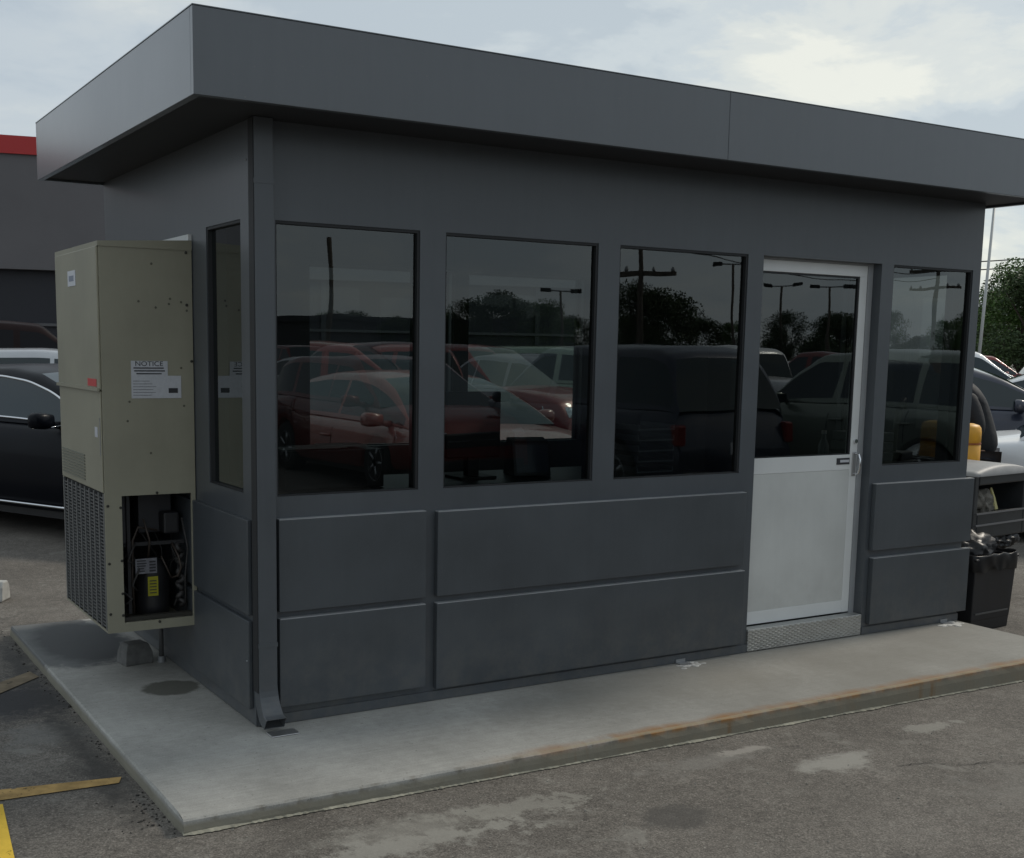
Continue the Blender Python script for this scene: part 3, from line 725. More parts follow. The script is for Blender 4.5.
# notice labels
nl = obj('notice_label', (lambda b: (box(b, -.285, -.122, -.0022, -.0006, 1.435, 1.500), box(b, -.285, -.062, -.0022, -.0006, 1.335, 1.4349), b)[2])(bmesh.new()), M['label'], ac)
text('NOTICE', .030, M['ink'], nl, (-.205, -.0026, 1.487), (rad(90), 0, 0), sx=1.15)
bm = bmesh.new()
for k, (a, b) in enumerate(((-.275, -.140), (-.272, -.135), (-.262, -.150))): box(bm, a, b, -.003, -.0024, 1.466-k*.0125, 1.4715-k*.0125)
box(bm, -.120, -.078, -.003, -.0024, 1.358, 1.380)
for k in range(6): box(bm, -.278, -.17-random.uniform(0, .04), -.003, -.0024, 1.348+k*.0125, 1.3495+k*.0125)
obj('print', bm, M['ink'], nl)
# plates on the outer face
ox = ax0-.010
pl = obj('maker_plate', B(ox-.0025, ox-.0004, .40, .555, 1.835, 1.905), mat('plate', (.62, .64, .68), .4), ac)
bm = bmesh.new(); box(bm, ox-.0034, ox-.0027, .43, .525, 1.857, 1.882); obj('print', bm, mat('plate_ink', (.22, .25, .32), .5), pl)
obj('sticker', B(ox-.0022, ox-.0004, .055, .215, 1.385, 1.418), M['red_tag'], ac)
obj('sticker', B(ax0-.009, ax0-.0074, .07, .12, 1.16, 1.205), M['label'], ac)
bm = bmesh.new(); box(bm, ax0-.0095, ax0-.0074, .025, .03, 1.08, 1.25); obj('latch', bm, M['galv'], ac)

# things on the slab under the cooler
cb = thing('concrete_block', 'small grey concrete block on the slab under the air conditioner', 'block', (-.165, 1.27, 0), .15)
bm = bmesh.new()
vv = []
for (w, d, z) in ((.075, .06, 0), (.070, .056, .055), (.055, .045, .098), (.045, .036, .105)):
    vv.append([bm.verts.new((sx*w+jit(.003), sy*d+jit(.003), z)) for sx, sy in ((-1, -1), (1, -1), (1, 1), (-1, 1))])
for a, b in zip(vv, vv[1:]):
    for k in range(4): bm.faces.new((a[k], a[(k+1) % 4], b[(k+1) % 4], b[k]))
bm.faces.new(vv[-1]); bm.faces.new(vv[0])
obj('block', bm, mat('block', (.15, .15, .145), .85, 0, .3, .2, 20, .2, 40), cb, bevel=.005)
cb2 = thing('drain_pipe', 'thin pale drain pipe end standing by the booth wall under the air conditioner', 'pipe', (-.045, 1.22, 0))
bm = bmesh.new(); tube(bm, [(0, 0, 0), (0, 0, .20), (.01, 0, .24), (.043, 0, .25)], .012, 10); obj('pipe', bm, mat('pvc_pipe', (.09, .09, .09), .5), cb2, True)
bm = bmesh.new(); tube(bm, [(0, 0, 0), (0, 0, .03)], .02, 12); obj('collar', bm, M['galv'], cb2)

# wheel stop at the left edge
ws = thing('wheel_stop', 'pale concrete wheel stop behind the slab at the left edge', 'wheel stop', (-.42, 3.36, gz(-1)), rad(62))
bm = bmesh.new()
sec = [(-.075, 0), (.075, 0), (.06, .09), (.035, .125), (-.035, .125), (-.06, .09)]
a = [bm.verts.new((0, y, z)) for y, z in sec]; b = [bm.verts.new((1.8, y, z)) for y, z in sec]
for k in range(6): bm.faces.new((a[k], a[(k+1) % 6], b[(k+1) % 6], b[k]))
bm.faces.new(a); bm.faces.new(b)
obj('block', bm, mat('wheel_stop', (.42, .42, .40), .85, 0, .3, .2, 10), ws, bevel=.01)
ws.rotation_euler.z = rad(150)

# ------------------------------------------------------------------ booth contents
def simple(name, label, cat, bm, m, group=None, bevel=0, smooth=False):
    return setp(obj(name, bm, m, None, smooth, bevel), label, cat, group)
cn = thing('counter', 'long dark counter inside the booth under the front windows', 'counter', (0, 0, .05))
obj('counter_top', B(.2, 2.6, .12, .72, .86, .90), mat('counter', (.05, .048, .045), .4), cn)
obj('counter_body', B(.22, 2.58, .16, .68, 0, .859), mat('counter_body', (.045, .045, .045), .6), cn)
c2 = thing('filing_cabinet', 'dark low cabinet with papers on top behind the first window', 'cabinet', (.47, .42, .952))
obj('body', B(-.24, .24, -.17, .17, 0, .17), mat('cabinet_dark', (.02, .022, .024), .5), c2, bevel=.006)
bm = bmesh.new()
for k in range(5):
    x = -.1+k*.05+jit(.02); z = .1712+k*.003; a = jit(.4)
    box(bm, x-.10, x+.10, -.10+jit(.02), .04+jit(.02), z, z+.002)
simple('paper_sheets', 'loose white papers lying on the cabinet behind the first window', 'paper', bm, M['paper']).location = (.47, .42, .952)
mo = thing('monitor', 'black computer monitor seen from behind through the second window', 'monitor', (1.27, .42, .951))
obj('screen', B(-.15, .15, -.02, .02, .10, .42), M['black'], mo, bevel=.006); obj('stand', B(-.03, .03, -.015, .03, .0, .12), M['black'], mo); obj('base', B(-.1, .1, -.07, .09, 0, .012), M['black'], mo)
pr = thing('card_terminal', 'tilted grey till display on the counter behind the second window', 'till', (1.60, .42, .951), -.2)
bm = bmesh.new(); v = [bm.verts.new(p) for p in ((-.10, -.06, .0), (.10, -.06, .0), (.10, .10, .0), (-.10, .10, .0), (-.10, -.02, .17), (.10, -.02, .17), (.10, .06, .19), (-.10, .06, .19))]
for f in ((0,3,2,1),(4,5,6,7),(0,1,5,4),(1,2,6,5),(2,3,7,6),(3,0,4,7)): bm.faces.new([v[i] for i in f])
obj('housing', bm, mat('till_grey', (.05, .053, .06), .4), pr, bevel=.006)
bm = bmesh.new(); quad(bm, (-.085, -.0585, .02), (.085, -.0585, .02), (.085, -.026, .155), (-.085, -.026, .155)); obj('screen', bm, mat('till_screen', (.10, .11, .14), .15), pr)
tr_ = thing('tray_stack', 'stack of grey letter trays on the counter behind the third window', 'trays', (2.30, .42, .951))
for k in range(5):
    bm = bmesh.new(); box(bm, -.12, .12, -.14, .14, k*.055, k*.055+.008); box(bm, -.12, -.114, -.14, .14, k*.055+.008, k*.055+.03); box(bm, .114, .12, -.14, .14, k*.055+.008, k*.055+.03)
    t_ = obj('tray', bm, mat('tray', (.20, .21, .22), .4) if k == 0 else bpy.data.materials['tray'], tr_)
bt = thing('spray_bottle', 'clear bottle standing inside behind the door glass', 'bottle', (3.63, .38, .951))
bm = bmesh.new(); lathe(bm, [(.028, 0), (.032, .01), (.032, .10), (.014, .14), (.012, .165)]); obj('body', bm, mat('bottle', (.22, .24, .25), .15), bt, True)
bm = bmesh.new(); lathe(bm, [(.015, .166), (.015, .185)]); obj('cap', bm, M['paper'], bt)
sh = thing('side_table', 'dark side table inside the booth beside the door', 'table', (3.95, .42, .05))
obj('table_top', B(-.42, .42, -.2, .2, .86, .90), M['black'], sh)
for sx in (-.39, .39):
    for sy in (-.17, .17): obj('leg', B(sx-.02, sx+.02, sy-.02, sy+.02, 0, .859), M['black'], sh)
ph = thing('desk_phone', 'black desk telephone with raised handset behind the last window', 'telephone', (4.22, .36, .951), .3)
bm = bmesh.new(); box(bm, -.09, .09, -.08, .08, 0, .05); obj('base', bm, M['black'], ph, bevel=.01)
bm = bmesh.new(); tube(bm, [(-.03, 0, .05), (-.03, -.01, .2), (-.015, -.02, .30), (.02, -.03, .36), (.045, -.03, .30)], [.02, .02, .022, .02, .014]); obj('handset', bm, mat('handset', (.06, .06, .06), .25), ph, True)
bi = thing('ring_binder', 'pale ring binders lying on the side table behind the last window', 'binder', (3.98, .40, .951))
for k in range(3): obj('binder', B(-.14+k*.01, .12, -.13, .13, k*.06, k*.06+.05), mat('binder%d' % k, (.10, .11, .12), .5), bi, bevel=.004)

# ------------------------------------------------------------------ cars
def lerp(a, b, t): return a+(b-a)*t
def interp(pts, x):
    if x <= pts[0][0]: return pts[0][1]
    for (x0, y0), (x1, y1) in zip(pts, pts[1:]):
        if x <= x1:
            t = (x-x0)/(x1-x0); return lerp(y0, y1, t)
    return pts[-1][1]
def sinterp(pts, x, k=.10):          # softened profile
    return sum(interp(pts, x+d*k)*w for d, w in ((-1, .15), (-.5, .22), (0, .26), (.5, .22), (1, .15)))

SPEC = {
 'sedan': dict(L=4.85, W=1.84, H=1.43, top=[(-2.43, .62), (-2.40, .92), (-2.30, 1.04), (-1.75, 1.08), (-1.0, .98), (1.02, .96), (1.6, .90), (2.1, .80), (2.35, .68), (2.43, .50)],
      roof=[(-1.95, 1.07), (-1.15, 1.36), (-.7, 1.42), (-.1, 1.43), (.28, 1.385), (.62, 1.285), (.95, 1.13), (1.25, .955)], ws=.28, bp=(-.22,), wf=1.45, wr=-1.38, R=.33, cp=-1.15),
 'suv': dict(L=4.75, W=1.90, H=1.74, top=[(-2.37, .55), (-2.35, 1.0), (-2.28, 1.10), (-1.0, 1.12), (.95, 1.10), (1.5, 1.08), (2.0, 1.0), (2.28, .88), (2.37, .55)],
      roof=[(-2.27, 1.10), (-2.02, 1.64), (-1.7, 1.72), (-.3, 1.74), (.25, 1.70), (1.05, 1.10)], bp=(-.12, -1.15), wf=1.42, wr=-1.40, R=.37, cp=-2.0),
 'wagon': dict(L=4.70, W=1.84, H=1.56, top=[(-2.35, .55), (-2.32, .92), (-2.25, 1.02), (-1.0, 1.04), (1.15, 1.02), (1.7, .98), (2.1, .88), (2.28, .76), (2.35, .52)],
      roof=[(-2.22, 1.02), (-1.95, 1.44), (-1.5, 1.53), (-.2, 1.56), (.35, 1.52), (1.45, 1.01)], bp=(-.05, -1.15), wf=1.48, wr=-1.36, R=.33, cp=-1.95),
 'pickup': dict(L=5.6, W=1.95, H=1.82, top=[(-2.8, .62), (-2.78, 1.12), (-2.7, 1.16), (-.75, 1.16), (-.6, 1.18), (1.15, 1.18), (1.7, 1.15), (2.5, 1.06), (2.74, .95), (2.8, .6)],
      roof=[(-.72, 1.17), (-.58, 1.72), (-.3, 1.80), (.1, 1.82), (.5, 1.78), (1.22, 1.18)], bp=(.12,), wf=1.78, wr=-1.75, R=.39, cp=-.6),
}
PAINT = {}
def paint(name, col, metallic=.2, coat=.6, spec=.4):
    if name not in PAINT: PAINT[name] = mat(name, col, .32, metallic, spec, .04, 2.0, 0, 1, coat)
    return PAINT[name]
def make_car(kind, name, label, pcol, detail=False, group=None, trim=None):
    s = SPEC[kind]; Lc, Wc, H = s['L'], s['W'], s['H']; hl = Lc/2
    root = thing(name, label, 'pickup' if kind == 'pickup' else 'car', group=group)
    zsill = .24
    def hw(x): return Wc/2*(1-.16*(abs(x)/hl)**5)
    def zbot(x):
        b = zsill+.10*(abs(x)/hl)**4; R = s['R']+.045
        for xc in (s['wf'], s['wr']):
            if abs(x-xc) < R: b = max(b, s['R']-.02+math.sqrt(R*R-(x-xc)**2))
        return b
    # stations, denser at arches and ends
    st = set()
    k = -hl
    while k <= hl+1e-6: st.add(round(k, 3)); k += .05 if (detail or True) else .1
    for xc in (s['wf'], s['wr']):
        R = s['R']+.045
        for t in range(0, 19): st.add(round(xc+R*math.cos(math.pi*t/18), 3))
    st.add(hl); st.add(-hl); st = sorted(x for x in st if -hl <= x <= hl)
    def sect(x):
        w, b, t = hw(x), zbot(x), sinterp(s['top'], x, .12)
        if b > t-.06: b = t-.06
        prof = [(.93, 0, .0), (.985, .10, 0), (1.0, .35, 0), (1.0, .62, 0), (.985, .80, 0), (.955, .92, 0), (.90, .985, 0), (.62, 1.0, .018), (.3, 1.0, .028), (0, 1.0, .032)]
        return [(w*a, lerp(b, t, q)+e) for a, q, e in prof]
    bm = bmesh.new(); grid = []
    for x in st:
        sc_ = sect(x)
        grid.append([bm.verts.new((x, y, z)) for y, z in sc_] + [bm.verts.new((x, -y, z)) for y, z in sc_[-2::-1]])
    for a, b in zip(grid, grid[1:]):
        for k in range(len(a)-1): bm.faces.new((a[k], a[k+1], b[k+1], b[k]))
    bm.faces.new(grid[0]); bm.faces.new(grid[-1][::-1])
    pm = pcol
    body = obj('body', bm, pm, root, True)
    body.data.set_sharp_from_angle(angle=rad(38)) if hasattr(body.data, 'set_sharp_from_angle') else None
    obj('underbody', B(-hl+.12, hl-.12, -Wc/2+.16, Wc/2-.16, .16, .62), M['black'], root)
    # greenhouse
    rf = s['roof']; xr, xc = rf[0][0], rf[-1][0]
    gs = []; k = xr
    while k < xc: gs.append(round(k, 3)); k += .05
    gs.append(xc)
    def gsec(x):
        rz = interp(rf, x) if (x < rf[1][0] or x > xc-.12) else sinterp(rf, x, .08)
        bz = sinterp(s['top'], x, .12)-.005; h = max(rz-bz, .002); t = min(1, h/(H-bz))
        wb = hw(x)*.905
        def wy(q): return wb*(1-.235*q*t**1.0)
        return [(wy(0), bz), (wy(.09), bz+h*.09), (wy(.5), bz+h*.50), (wy(.82), bz+h*.82), (wy(.93)-.02*t, bz+h*.94), (wy(1)-.09*t, bz+h*.995), (wy(1)*.5, bz+h+.018*t), (0, bz+h+.024*t)]
    rows = []
    for x in gs:
        g = gsec(x); rows.append([(x, y, z) for y, z in g])
    bodyb = bmesh.new(); winb = {1: bmesh.new(), -1: bmesh.new()}; wsb = bmesh.new(); rwb = bmesh.new()
    tops = []; bels = []
    for i in range(len(rows)-1):
        x = (gs[i]+gs[i+1])/2; h = (rows[i][5][2]-rows[i][0][2]+rows[i+1][5][2]-rows[i+1][0][2])/2
        pillar = any(abs(x-p) < .045 for p in s['bp']) or (x < xr+.30 and kind != 'pickup' and h < .25)
        front = x > s.get('ws', rf[-2][0]); rear = x < rf[1][0] + (.02 if kind in ('suv', 'wagon') else .0)
        for sg in (1, -1):
            for j in range(7):
                a, b, c, d = rows[i][j], rows[i][j+1], rows[i+1][j+1], rows[i+1][j]
                tgt = bodyb
                if j in (1, 2) and not pillar and h > .10: tgt = winb[sg]
                if j in (5, 6) and front: tgt = wsb
                if j in (5, 6) and rear: tgt = rwb
                quad(tgt, *[(p[0], p[1]*sg, p[2]) for p in (a, b, c, d)])
        if not (x < xr+.30 and h < .25) and h > .08: tops.append(rows[i][3]); bels.append(rows[i][1])
    for b_ in (bodyb, winb[1], winb[-1], wsb, rwb): bmesh.ops.remove_doubles(b_, verts=b_.verts, dist=.0005)
    obj('roof', bodyb, pm, root, True)
    for sg in (1, -1): obj('side_window', winb[sg], M['cglass'], root, True)
    obj('windshield', wsb, M['cglass'], root, True); obj('rear_window', rwb, M['cglass'], root, True)
    # wheels
    for wx in (s['wf'], s['wr']):
        for sg in (1, -1):
            w_ = thing('x', 'x', 'x'); bpy.data.objects.remove(w_)
            bm = bmesh.new(); R = s['R']; yo = sg*(Wc/2-.03)
            prof = [(R*.62, 0), (R*.93, -.005), (R, .03), (R, .17), (R*.93, .20), (R*.6, .2)]
            lathe(bm, [(r, -sg*h) for r, h in prof], wx, yo, R, 28, 'y')
            wh = obj('wheel', bm, M['rubber'], root, True)
            bm = bmesh.new()
            lathe(bm, [(R*.64, -sg*.004), (R*.60, sg*.004), (R*.55, -sg*.03), (R*.2, -sg*.035), (R*.14, -sg*.0), (R*.02, sg*.0)], wx, yo, R, 28, 'y')
            obj('rim', bm, M['rim'], wh, True)
            if detail or True:
                bm = bmesh.new()
                for q in range(5):
                    a = 2*math.pi*q/5
                    tube(bm, [(wx+R*.14*math.cos(a), yo-sg*.01, R+R*.14*math.sin(a)), (wx+R*.57*math.cos(a), yo-sg*.005, R+R*.57*math.sin(a))], R*.07, 6)
                obj('spokes', bm, M['rim'], wh, True)
    # lamps
    zt_f = sinterp(s['top'], hl-.16, .12); zt_r = sinterp(s['top'], -hl+.12, .12)
    for sg in (1, -1):
        bm = bmesh.new()
        y1 = hw(hl-.1)
        v = [bm.verts.new(p) for p in ((hl-.01, sg*y1*.55, zt_f-.18), (hl-.03, sg*(y1*.86), zt_f-.18), (hl-.38, sg*(hw(hl-.38)+.004), zt_f-.14), (hl-.42, sg*(hw(hl-.42)*.99), zt_f-.02), (hl-.10, sg*y1*.80, zt_f-.03), (hl-.03, sg*y1*.55, zt_f-.06))]
        c0 = bm.verts.new((hl-.16, sg*y1*.72, zt_f-.09)); c1 = bm.verts.new((hl-.005, sg*y1*.80, zt_f-.10))
        for q in range(6): bm.faces.new((v[q], v[(q+1) % 6], c1)); bm.faces.new((v[(q+1) % 6], v[q], c0))
        obj('headlight', bm, M['hlamp'], root)
        bm = bmesh.new(); y1 = hw(-hl+.05)
        hh = .20 if kind in ('suv', 'wagon', 'pickup') else .16
        box(bm, -hl-.012, -hl+.16, min(sg*(y1*.88), sg*(y1+.006)), max(sg*(y1*.88), sg*(y1+.006)), zt_r-.06-hh, zt_r-.05)
        obj('taillight', bm, M['tlamp'], root, bevel=.02)
    # grille, plate
    bm = bmesh.new(); box(bm, hl-.05, hl+.008, -Wc*.26, Wc*.26, zt_f-.24, zt_f-.07); g_ = obj('grille', bm, M['black'], root, bevel=.02)
    bm = bmesh.new(); box(bm, hl+.009, hl+.014, -Wc*.25, Wc*.25, zt_f-.165, zt_f-.15); obj('grille_bar', bm, M['chrome'], g_)
    bm = bmesh.new(); box(bm, hl-.05, hl+.006, -Wc*.33, Wc*.33, .30, .42); obj('air_intake', bm, M['black'], root, bevel=.015)
    bm = bmesh.new(); box(bm, -hl-.012, -hl+.02, -.15, .15, .66, .78); obj('number_plate', bm, M['label'], root)
    bm = bmesh.new(); box(bm, -hl-.02, -hl+.06, -Wc*.40, Wc*.40, .36, .50); obj('bumper', bm, M['black'] if kind != 'sedan' else pm, root, bevel=.03)
    # mirrors
    mx_ = s['roof'][-1][0]-.42; bz = sinterp(s['top'], mx_, .12)
    for sg in (1, -1):
        bm = bmesh.new(); yb2 = sg*hw(mx_)*.90; yc = sg*(hw(mx_)+.085)
        rg_ = []
        for (dy_, a_, h_, zo) in ((-.115, .020, .030, -.012), (-.095, .042, .055, -.004), (.0, .062, .068, .0), (.075, .060, .066, .002), (.105, .045, .050, .0), (.118, .020, .025, .0)):
            rg_.append([bm.verts.new((mx_-.02+a_*(1.35 if math.cos(t) > 0 else .55)*math.copysign(abs(math.cos(t))**.6, math.cos(t)), yc+sg*dy_, bz+.045+zo+h_*math.copysign(abs(math.sin(t))**.6, math.sin(t)))) for t in [2*math.pi*q/16 for q in range(16)]])
        for a_, b_ in zip(rg_, rg_[1:]):
            for q in range(16): bm.faces.new((a_[q], a_[(q+1) % 16], b_[(q+1) % 16], b_[q]))
        bm.faces.new(rg_[0]); bm.faces.new(rg_[-1])
        tube(bm, [(mx_+.03, yb2, bz+.0), (mx_+.0, yc-sg*.08, bz+.015)], [.035, .022], 8)
        mi_ = obj('mirror', bm, pm, root, True)
        bm = bmesh.new(); box(bm, mx_-.062, mx_-.054, min(yc-sg*.085, yc+sg*.09), max(yc-sg*.085, yc+sg*.09), bz-.005, bz+.095)
        obj('mirror_glass', bm, M['cglass'], mi_, bevel=.003)
        if trim:
            bm = bmesh.new(); tube(bm, [(mx_+.06, sg*(hw(mx_)*.94+.004), bz+.004), (mx_-.0, yc-sg*.03, bz-.018), (mx_-.01, yc+sg*.09, bz-.010)], .008, 6); obj('mirror_trim', bm, M['chrome'], mi_, True)
    # handles and door seams
    for hx in ([s['bp'][0]-.02+.14*0 - .0] if kind == 'pickup' else [s['bp'][0]+.10-.22, s['bp'][0]-.98]):
        for sg in (1, -1):
            y = sg*(hw(hx)*.99+.008); zc = bz-.17
            bm = bmesh.new(); tube(bm, [(hx-.09, y-sg*.02, zc), (hx-.08, y+sg*.012, zc), (hx+.08, y+sg*.012, zc), (hx+.09, y-sg*.02, zc)], .013, 8)
            obj('door_handle', bm, M['chrome'] if trim else pm, root, True)
    bm = bmesh.new()
    for dx in (s['roof'][-1][0]-.20, s['bp'][0], s['bp'][0]-1.0):
        if kind == 'pickup' and dx < -.8: continue
        for sg in (1, -1):
            pts = []
            for q in range(9):
                zq = lerp(max(zbot(dx)+.03, .3), bz-.02, q/8); sc_ = sect(dx)
                yq = interp(sorted((z, y) for y, z in sc_[:7]), zq)
                pts.append((dx, sg*(yq+.0005), zq))
            tube(bm, pts, .0045, 5)
    obj('door_seam', bm, M['rubber'], root)
    if trim:
        for sg in (1, -1):
            bm = bmesh.new()
            tube(bm, [(p[0], sg*(p[1]+.004), p[2]) for p in tops] + [(bels[-1][0]+.08, sg*(bels[-1][1]+.004), bels[-1][2]-.0)], .011, 6)
            tube(bm, [(p[0], sg*(p[1]+.004), p[2]) for p in bels], .010, 6)
            obj('window_trim', bm, M['chrome'], root, True)
            bm = bmesh.new(); pts = []
            k = s['wr']+.45
            while k < s['wf']-.42: pts.append((k, sg*(hw(k)*.995+.004), .29)); k += .1
            tube(bm, pts, .012, 6); obj('sill_trim', bm, M['chrome'], root, True)
    return root
def heading(dx, dy): return math.atan2(dy, dx)
def place(o, x, y, h, lab=None):
    o.location = (x, y, gz(x)); o.rotation_euler = (0, 0, h)
    if lab: o['label'] = lab
    return o
P_black = paint('black_paint', (.003, .004, .007), 0, .04, .10); P_red = paint('dark_red_paint', (.16, .018, .016)); P_silver = paint('silver_paint', (.38, .40, .42), .5)
P_navy = paint('navy_paint', (.016, .022, .042)); P_white = paint('white_car_paint', (.72, .73, .74), 0); P_maroon = paint('maroon_paint', (.014, .008, .008), 0, 0, .1); P_grey = paint('grey_car_paint', (.11, .12, .13), .4)
P_slate = paint('slate_blue_paint', (.022, .027, .045), .2); P_gold = paint('sage_paint', (.20, .23, .19), .4)

# beside the booth, left
h1 = heading(.45, -.89)
black_sedan = make_car('sedan', 'parked_sedan', 'black sedan with chrome window trim parked behind the air conditioner', P_black, True, trim=True)
place(black_sedan, .80, 6.86, h1)
silver = make_car('wagon', 'parked_wagon', 'silver estate car parked beyond the black sedan on the left', P_silver)
place(silver, 1.75, 11.9, heading(.95, -.3))
van = make_car('suv', 'parked_suv', 'dark maroon off road car parked against the grey store', P_maroon); place(van, 2.2, 16.8, heading(1, -.2))
DARK_REFL = mat('dark_reflection_glass', (.010, .010, .012), .35, 0, .12)  # glass darkened and dulled in place of the dark surroundings it would mirror
for c_ in van.children:
    if 'window' in c_.name or 'windshield' in c_.name: c_.data.materials[0] = DARK_REFL
van.scale = (1.0, 1.0, 1.14)
# right of the booth
blue = make_car('sedan', 'parked_sedan', 'slate blue sedan parked right of the booth behind the white car', P_slate, True)
place(blue, 11.05, 5.45, heading(.60, -.80)); blue.scale = (1.05, 1.0, 1.12)
whitec = make_car('sedan', 'parked_sedan', 'white sedan with its bonnet behind the litter bin at the right edge', P_white)
place(whitec, 9.55, 1.75, heading(-.60, .80))

# lot in front of the booth, seen mirrored in its windows
redw = make_car('wagon', 'parked_wagon', 'dark red estate car parked alone between rows, mirrored in the first two booth windows', P_red); place(redw, 5.3, -9.4, rad(90))
navy = make_car('suv', 'parked_suv', 'navy off road car mirrored in the third window, its tail towards the booth', P_navy); place(navy, 6.9, -6.9, rad(-90))
sage = make_car('suv', 'parked_suv', 'sage green off road car parked third in the mirrored front row', P_gold); place(sage, 10.1, -5.5, rad(-90))
black2 = make_car('pickup', 'parked_pickup', 'black pickup parked fourth in the mirrored front row', P_black); place(black2, 13.0, -5.6, rad(90))
G = 'cars parked in the rows opposite the booth'
for o in (redw, navy, sage, black2): o['group'] = G
protos = {'redsuv': make_car('suv', 'parked_suv', 'a', P_red), 'grey': make_car('sedan', 'parked_sedan', 'a', P_grey), 'wpick': make_car('pickup', 'parked_pickup', 'a', P_white),
          'silver': silver, 'navy': navy, 'white': whitec, 'sage': sage, 'blacks': black_sedan}
cname = {'redsuv': 'dark red off road car', 'grey': 'grey sedan', 'wpick': 'white pickup', 'silver': 'silver estate car', 'navy': 'navy off road car', 'white': 'white sedan', 'sage': 'sage green off road car', 'blacks': 'black sedan'}
used = set()
def put(kind, x, y, h, lab, group):
    o = protos[kind] if kind in ('redsuv', 'grey', 'wpick') and kind not in used else copy_tree(protos[kind])
    used.add(kind); o['group'] = group; place(o, x, y, h, lab); o.scale = (1, 1, 1); return o
rows_ = [(-14.5, ['white', 'grey', 'redsuv', 'silver', 'navy', 'wpick', 'redsuv', 'silver', 'blacks', 'white', 'sage'], 1.4, 'second'),
         (-20.3, ['sage', 'blacks', 'white', 'redsuv', 'silver', 'grey', 'wpick', 'white', 'navy', 'silver'], 3.0, 'third'),
         (-33.0, ['white', 'silver', 'redsuv', 'wpick', 'white', 'grey', 'silver', 'white'], 8.0, 'fourth')]
ordn = ['first', 'second', 'third', 'fourth', 'fifth', 'sixth', 'seventh', 'eighth', 'ninth', 'tenth', 'eleventh']
for y, kinds, x0, rn in rows_:
    for i, k in enumerate(kinds):
        put(k, x0+i*2.9+jit(.15), y+jit(.3), rad(90)+(math.pi if random.random() < .4 else 0)+jit(.03), '%s, %s from west in the %s mirrored row' % (cname[k], ordn[i], rn), G)
# cars behind the booth, seen through its rear windows
G5 = 'cars parked behind the booth'
c_ = make_car('sedan', 'parked_sedan', 'faded red sedan close behind the booth, seen through the second window', paint('faded_red_paint', (.24, .075, .065), .1)); place(c_, 4.2, 6.5, rad(-87)); c_['group'] = G5
for k_, x_, y_, h_, l_ in (('redsuv', 5.5, 11.2, heading(.8, -.6), 'dark red off road car behind the booth, seen through the first window'),
                           ('redsuv', 8.4, 12.4, heading(.35, -.95), 'dark red off road car beyond the faded red sedan, seen through the second window'),
                           ('sage', 11.2, 13.4, heading(.5, -.87), 'sage green off road car beyond the booth, seen at the right of the second window')):
    put(k_, x_, y_, h_, l_, G5)
# far cars to the right behind the booth
G2 = 'distant cars right of the booth below the trees'
far = [('wpick', 20.8, 13.0, .2), ('white', 20.4, 9.4, .1), ('grey', 25.0, 15.8, .2), ('silver', 28.5, 18.6, .1), ('white', 31.5, 20.4, .2), ('redsuv', 34.5, 22.3, .1), ('white', 27.0, 13.0, .2), ('silver', 33.5, 17.6, .15)]
for i, (k, x, y, a) in enumerate(far):
    put(k, x, y, heading(.57, -.82)+a, '%s parked far right below trees, %s nearest the booth' % (cname[k], ordn[i]), G2)

# ------------------------------------------------------------------ store behind, left
st = thing('store_building', 'large grey store with red coping and dark ground floor far left behind the cars', 'building', (3.9, 22.8, gz(-1)), -.2)
bm = bmesh.new(); box(bm, -14, 14, 0, 14, 3.17, 5.55); obj('upper_wall', bm, mat('store_upper', (.135, .13, .135), .8, 0, .4, .08, .6), st)
bm = bmesh.new(); box(bm, -13.98, 13.98, .3, 14, 0, 3.17); lw = obj('lower_wall', bm, mat('store_lower', (.022, .023, .030), .5, 0, .4, .1, 1), st)
bm = bmesh.new(); box(bm, -14.06, 14.06, -.06, 14.06, 5.55, 5.92); obj('coping', bm, mat('red_coping', (.42, .022, .022), .5), st)
bm = bmesh.new(); lathe(bm, [(.35, 0), (.35, .25), (.2, .4), (.02, .45)], -1.7, .9, 5.72, 16); obj('roof_vent', bm, M['galv'], st, True)
bm = bmesh.new()
for k in range(10): box(bm, -13+k*2.7, -13.0+k*2.7+.12, .22, .299, 0, 3.169)
obj('pilaster', bm, mat('mullion', (.04, .042, .05), .5), lw)
bm = bmesh.new(); box(bm, -14, 14, .20, .298, 1.98, 2.04); obj('rail', bm, mat('rail', (.09, .09, .095), .5), lw)

# ------------------------------------------------------------------ bin, hooded receptacle, bollards, person
bz0 = gz(5)
wb = thing('litter_bin', 'open black plastic litter bin with a loose bin liner standing by the slab right end', 'bin', (4.78, .20, bz0), .06)
bm = bmesh.new()
def shell(bm, secs):
    rg = [[bm.verts.new((sx*w, sy*d, z)) for sx, sy in ((-1, -1), (1, -1), (1, 1), (-1, 1))] for w, d, z in secs]
    for a, b in zip(rg, rg[1:]):
        for k in range(4): bm.faces.new((a[k], a[(k+1) % 4], b[(k+1) % 4], b[k]))
    bm.faces.new(rg[0])
shell(bm, [(.195, .17, 0), (.198, .173, .06), (.200, .175, .065), (.215, .19, .385), (.225, .20, .388), (.225, .20, .40), (.208, .185, .40), (.195, .17, .1)])
obj('tub', bm, M['black'], wb, bevel=.012)
bm = bmesh.new(); box(bm, -.17, .17, -.182, -.1755, .095, .103); obj('rib', bm, mat('rib', (.09, .09, .09), .35), wb)
wb.scale = (1, 1, 1.16)
bm = bmesh.new()
ring = []
nseg = 40
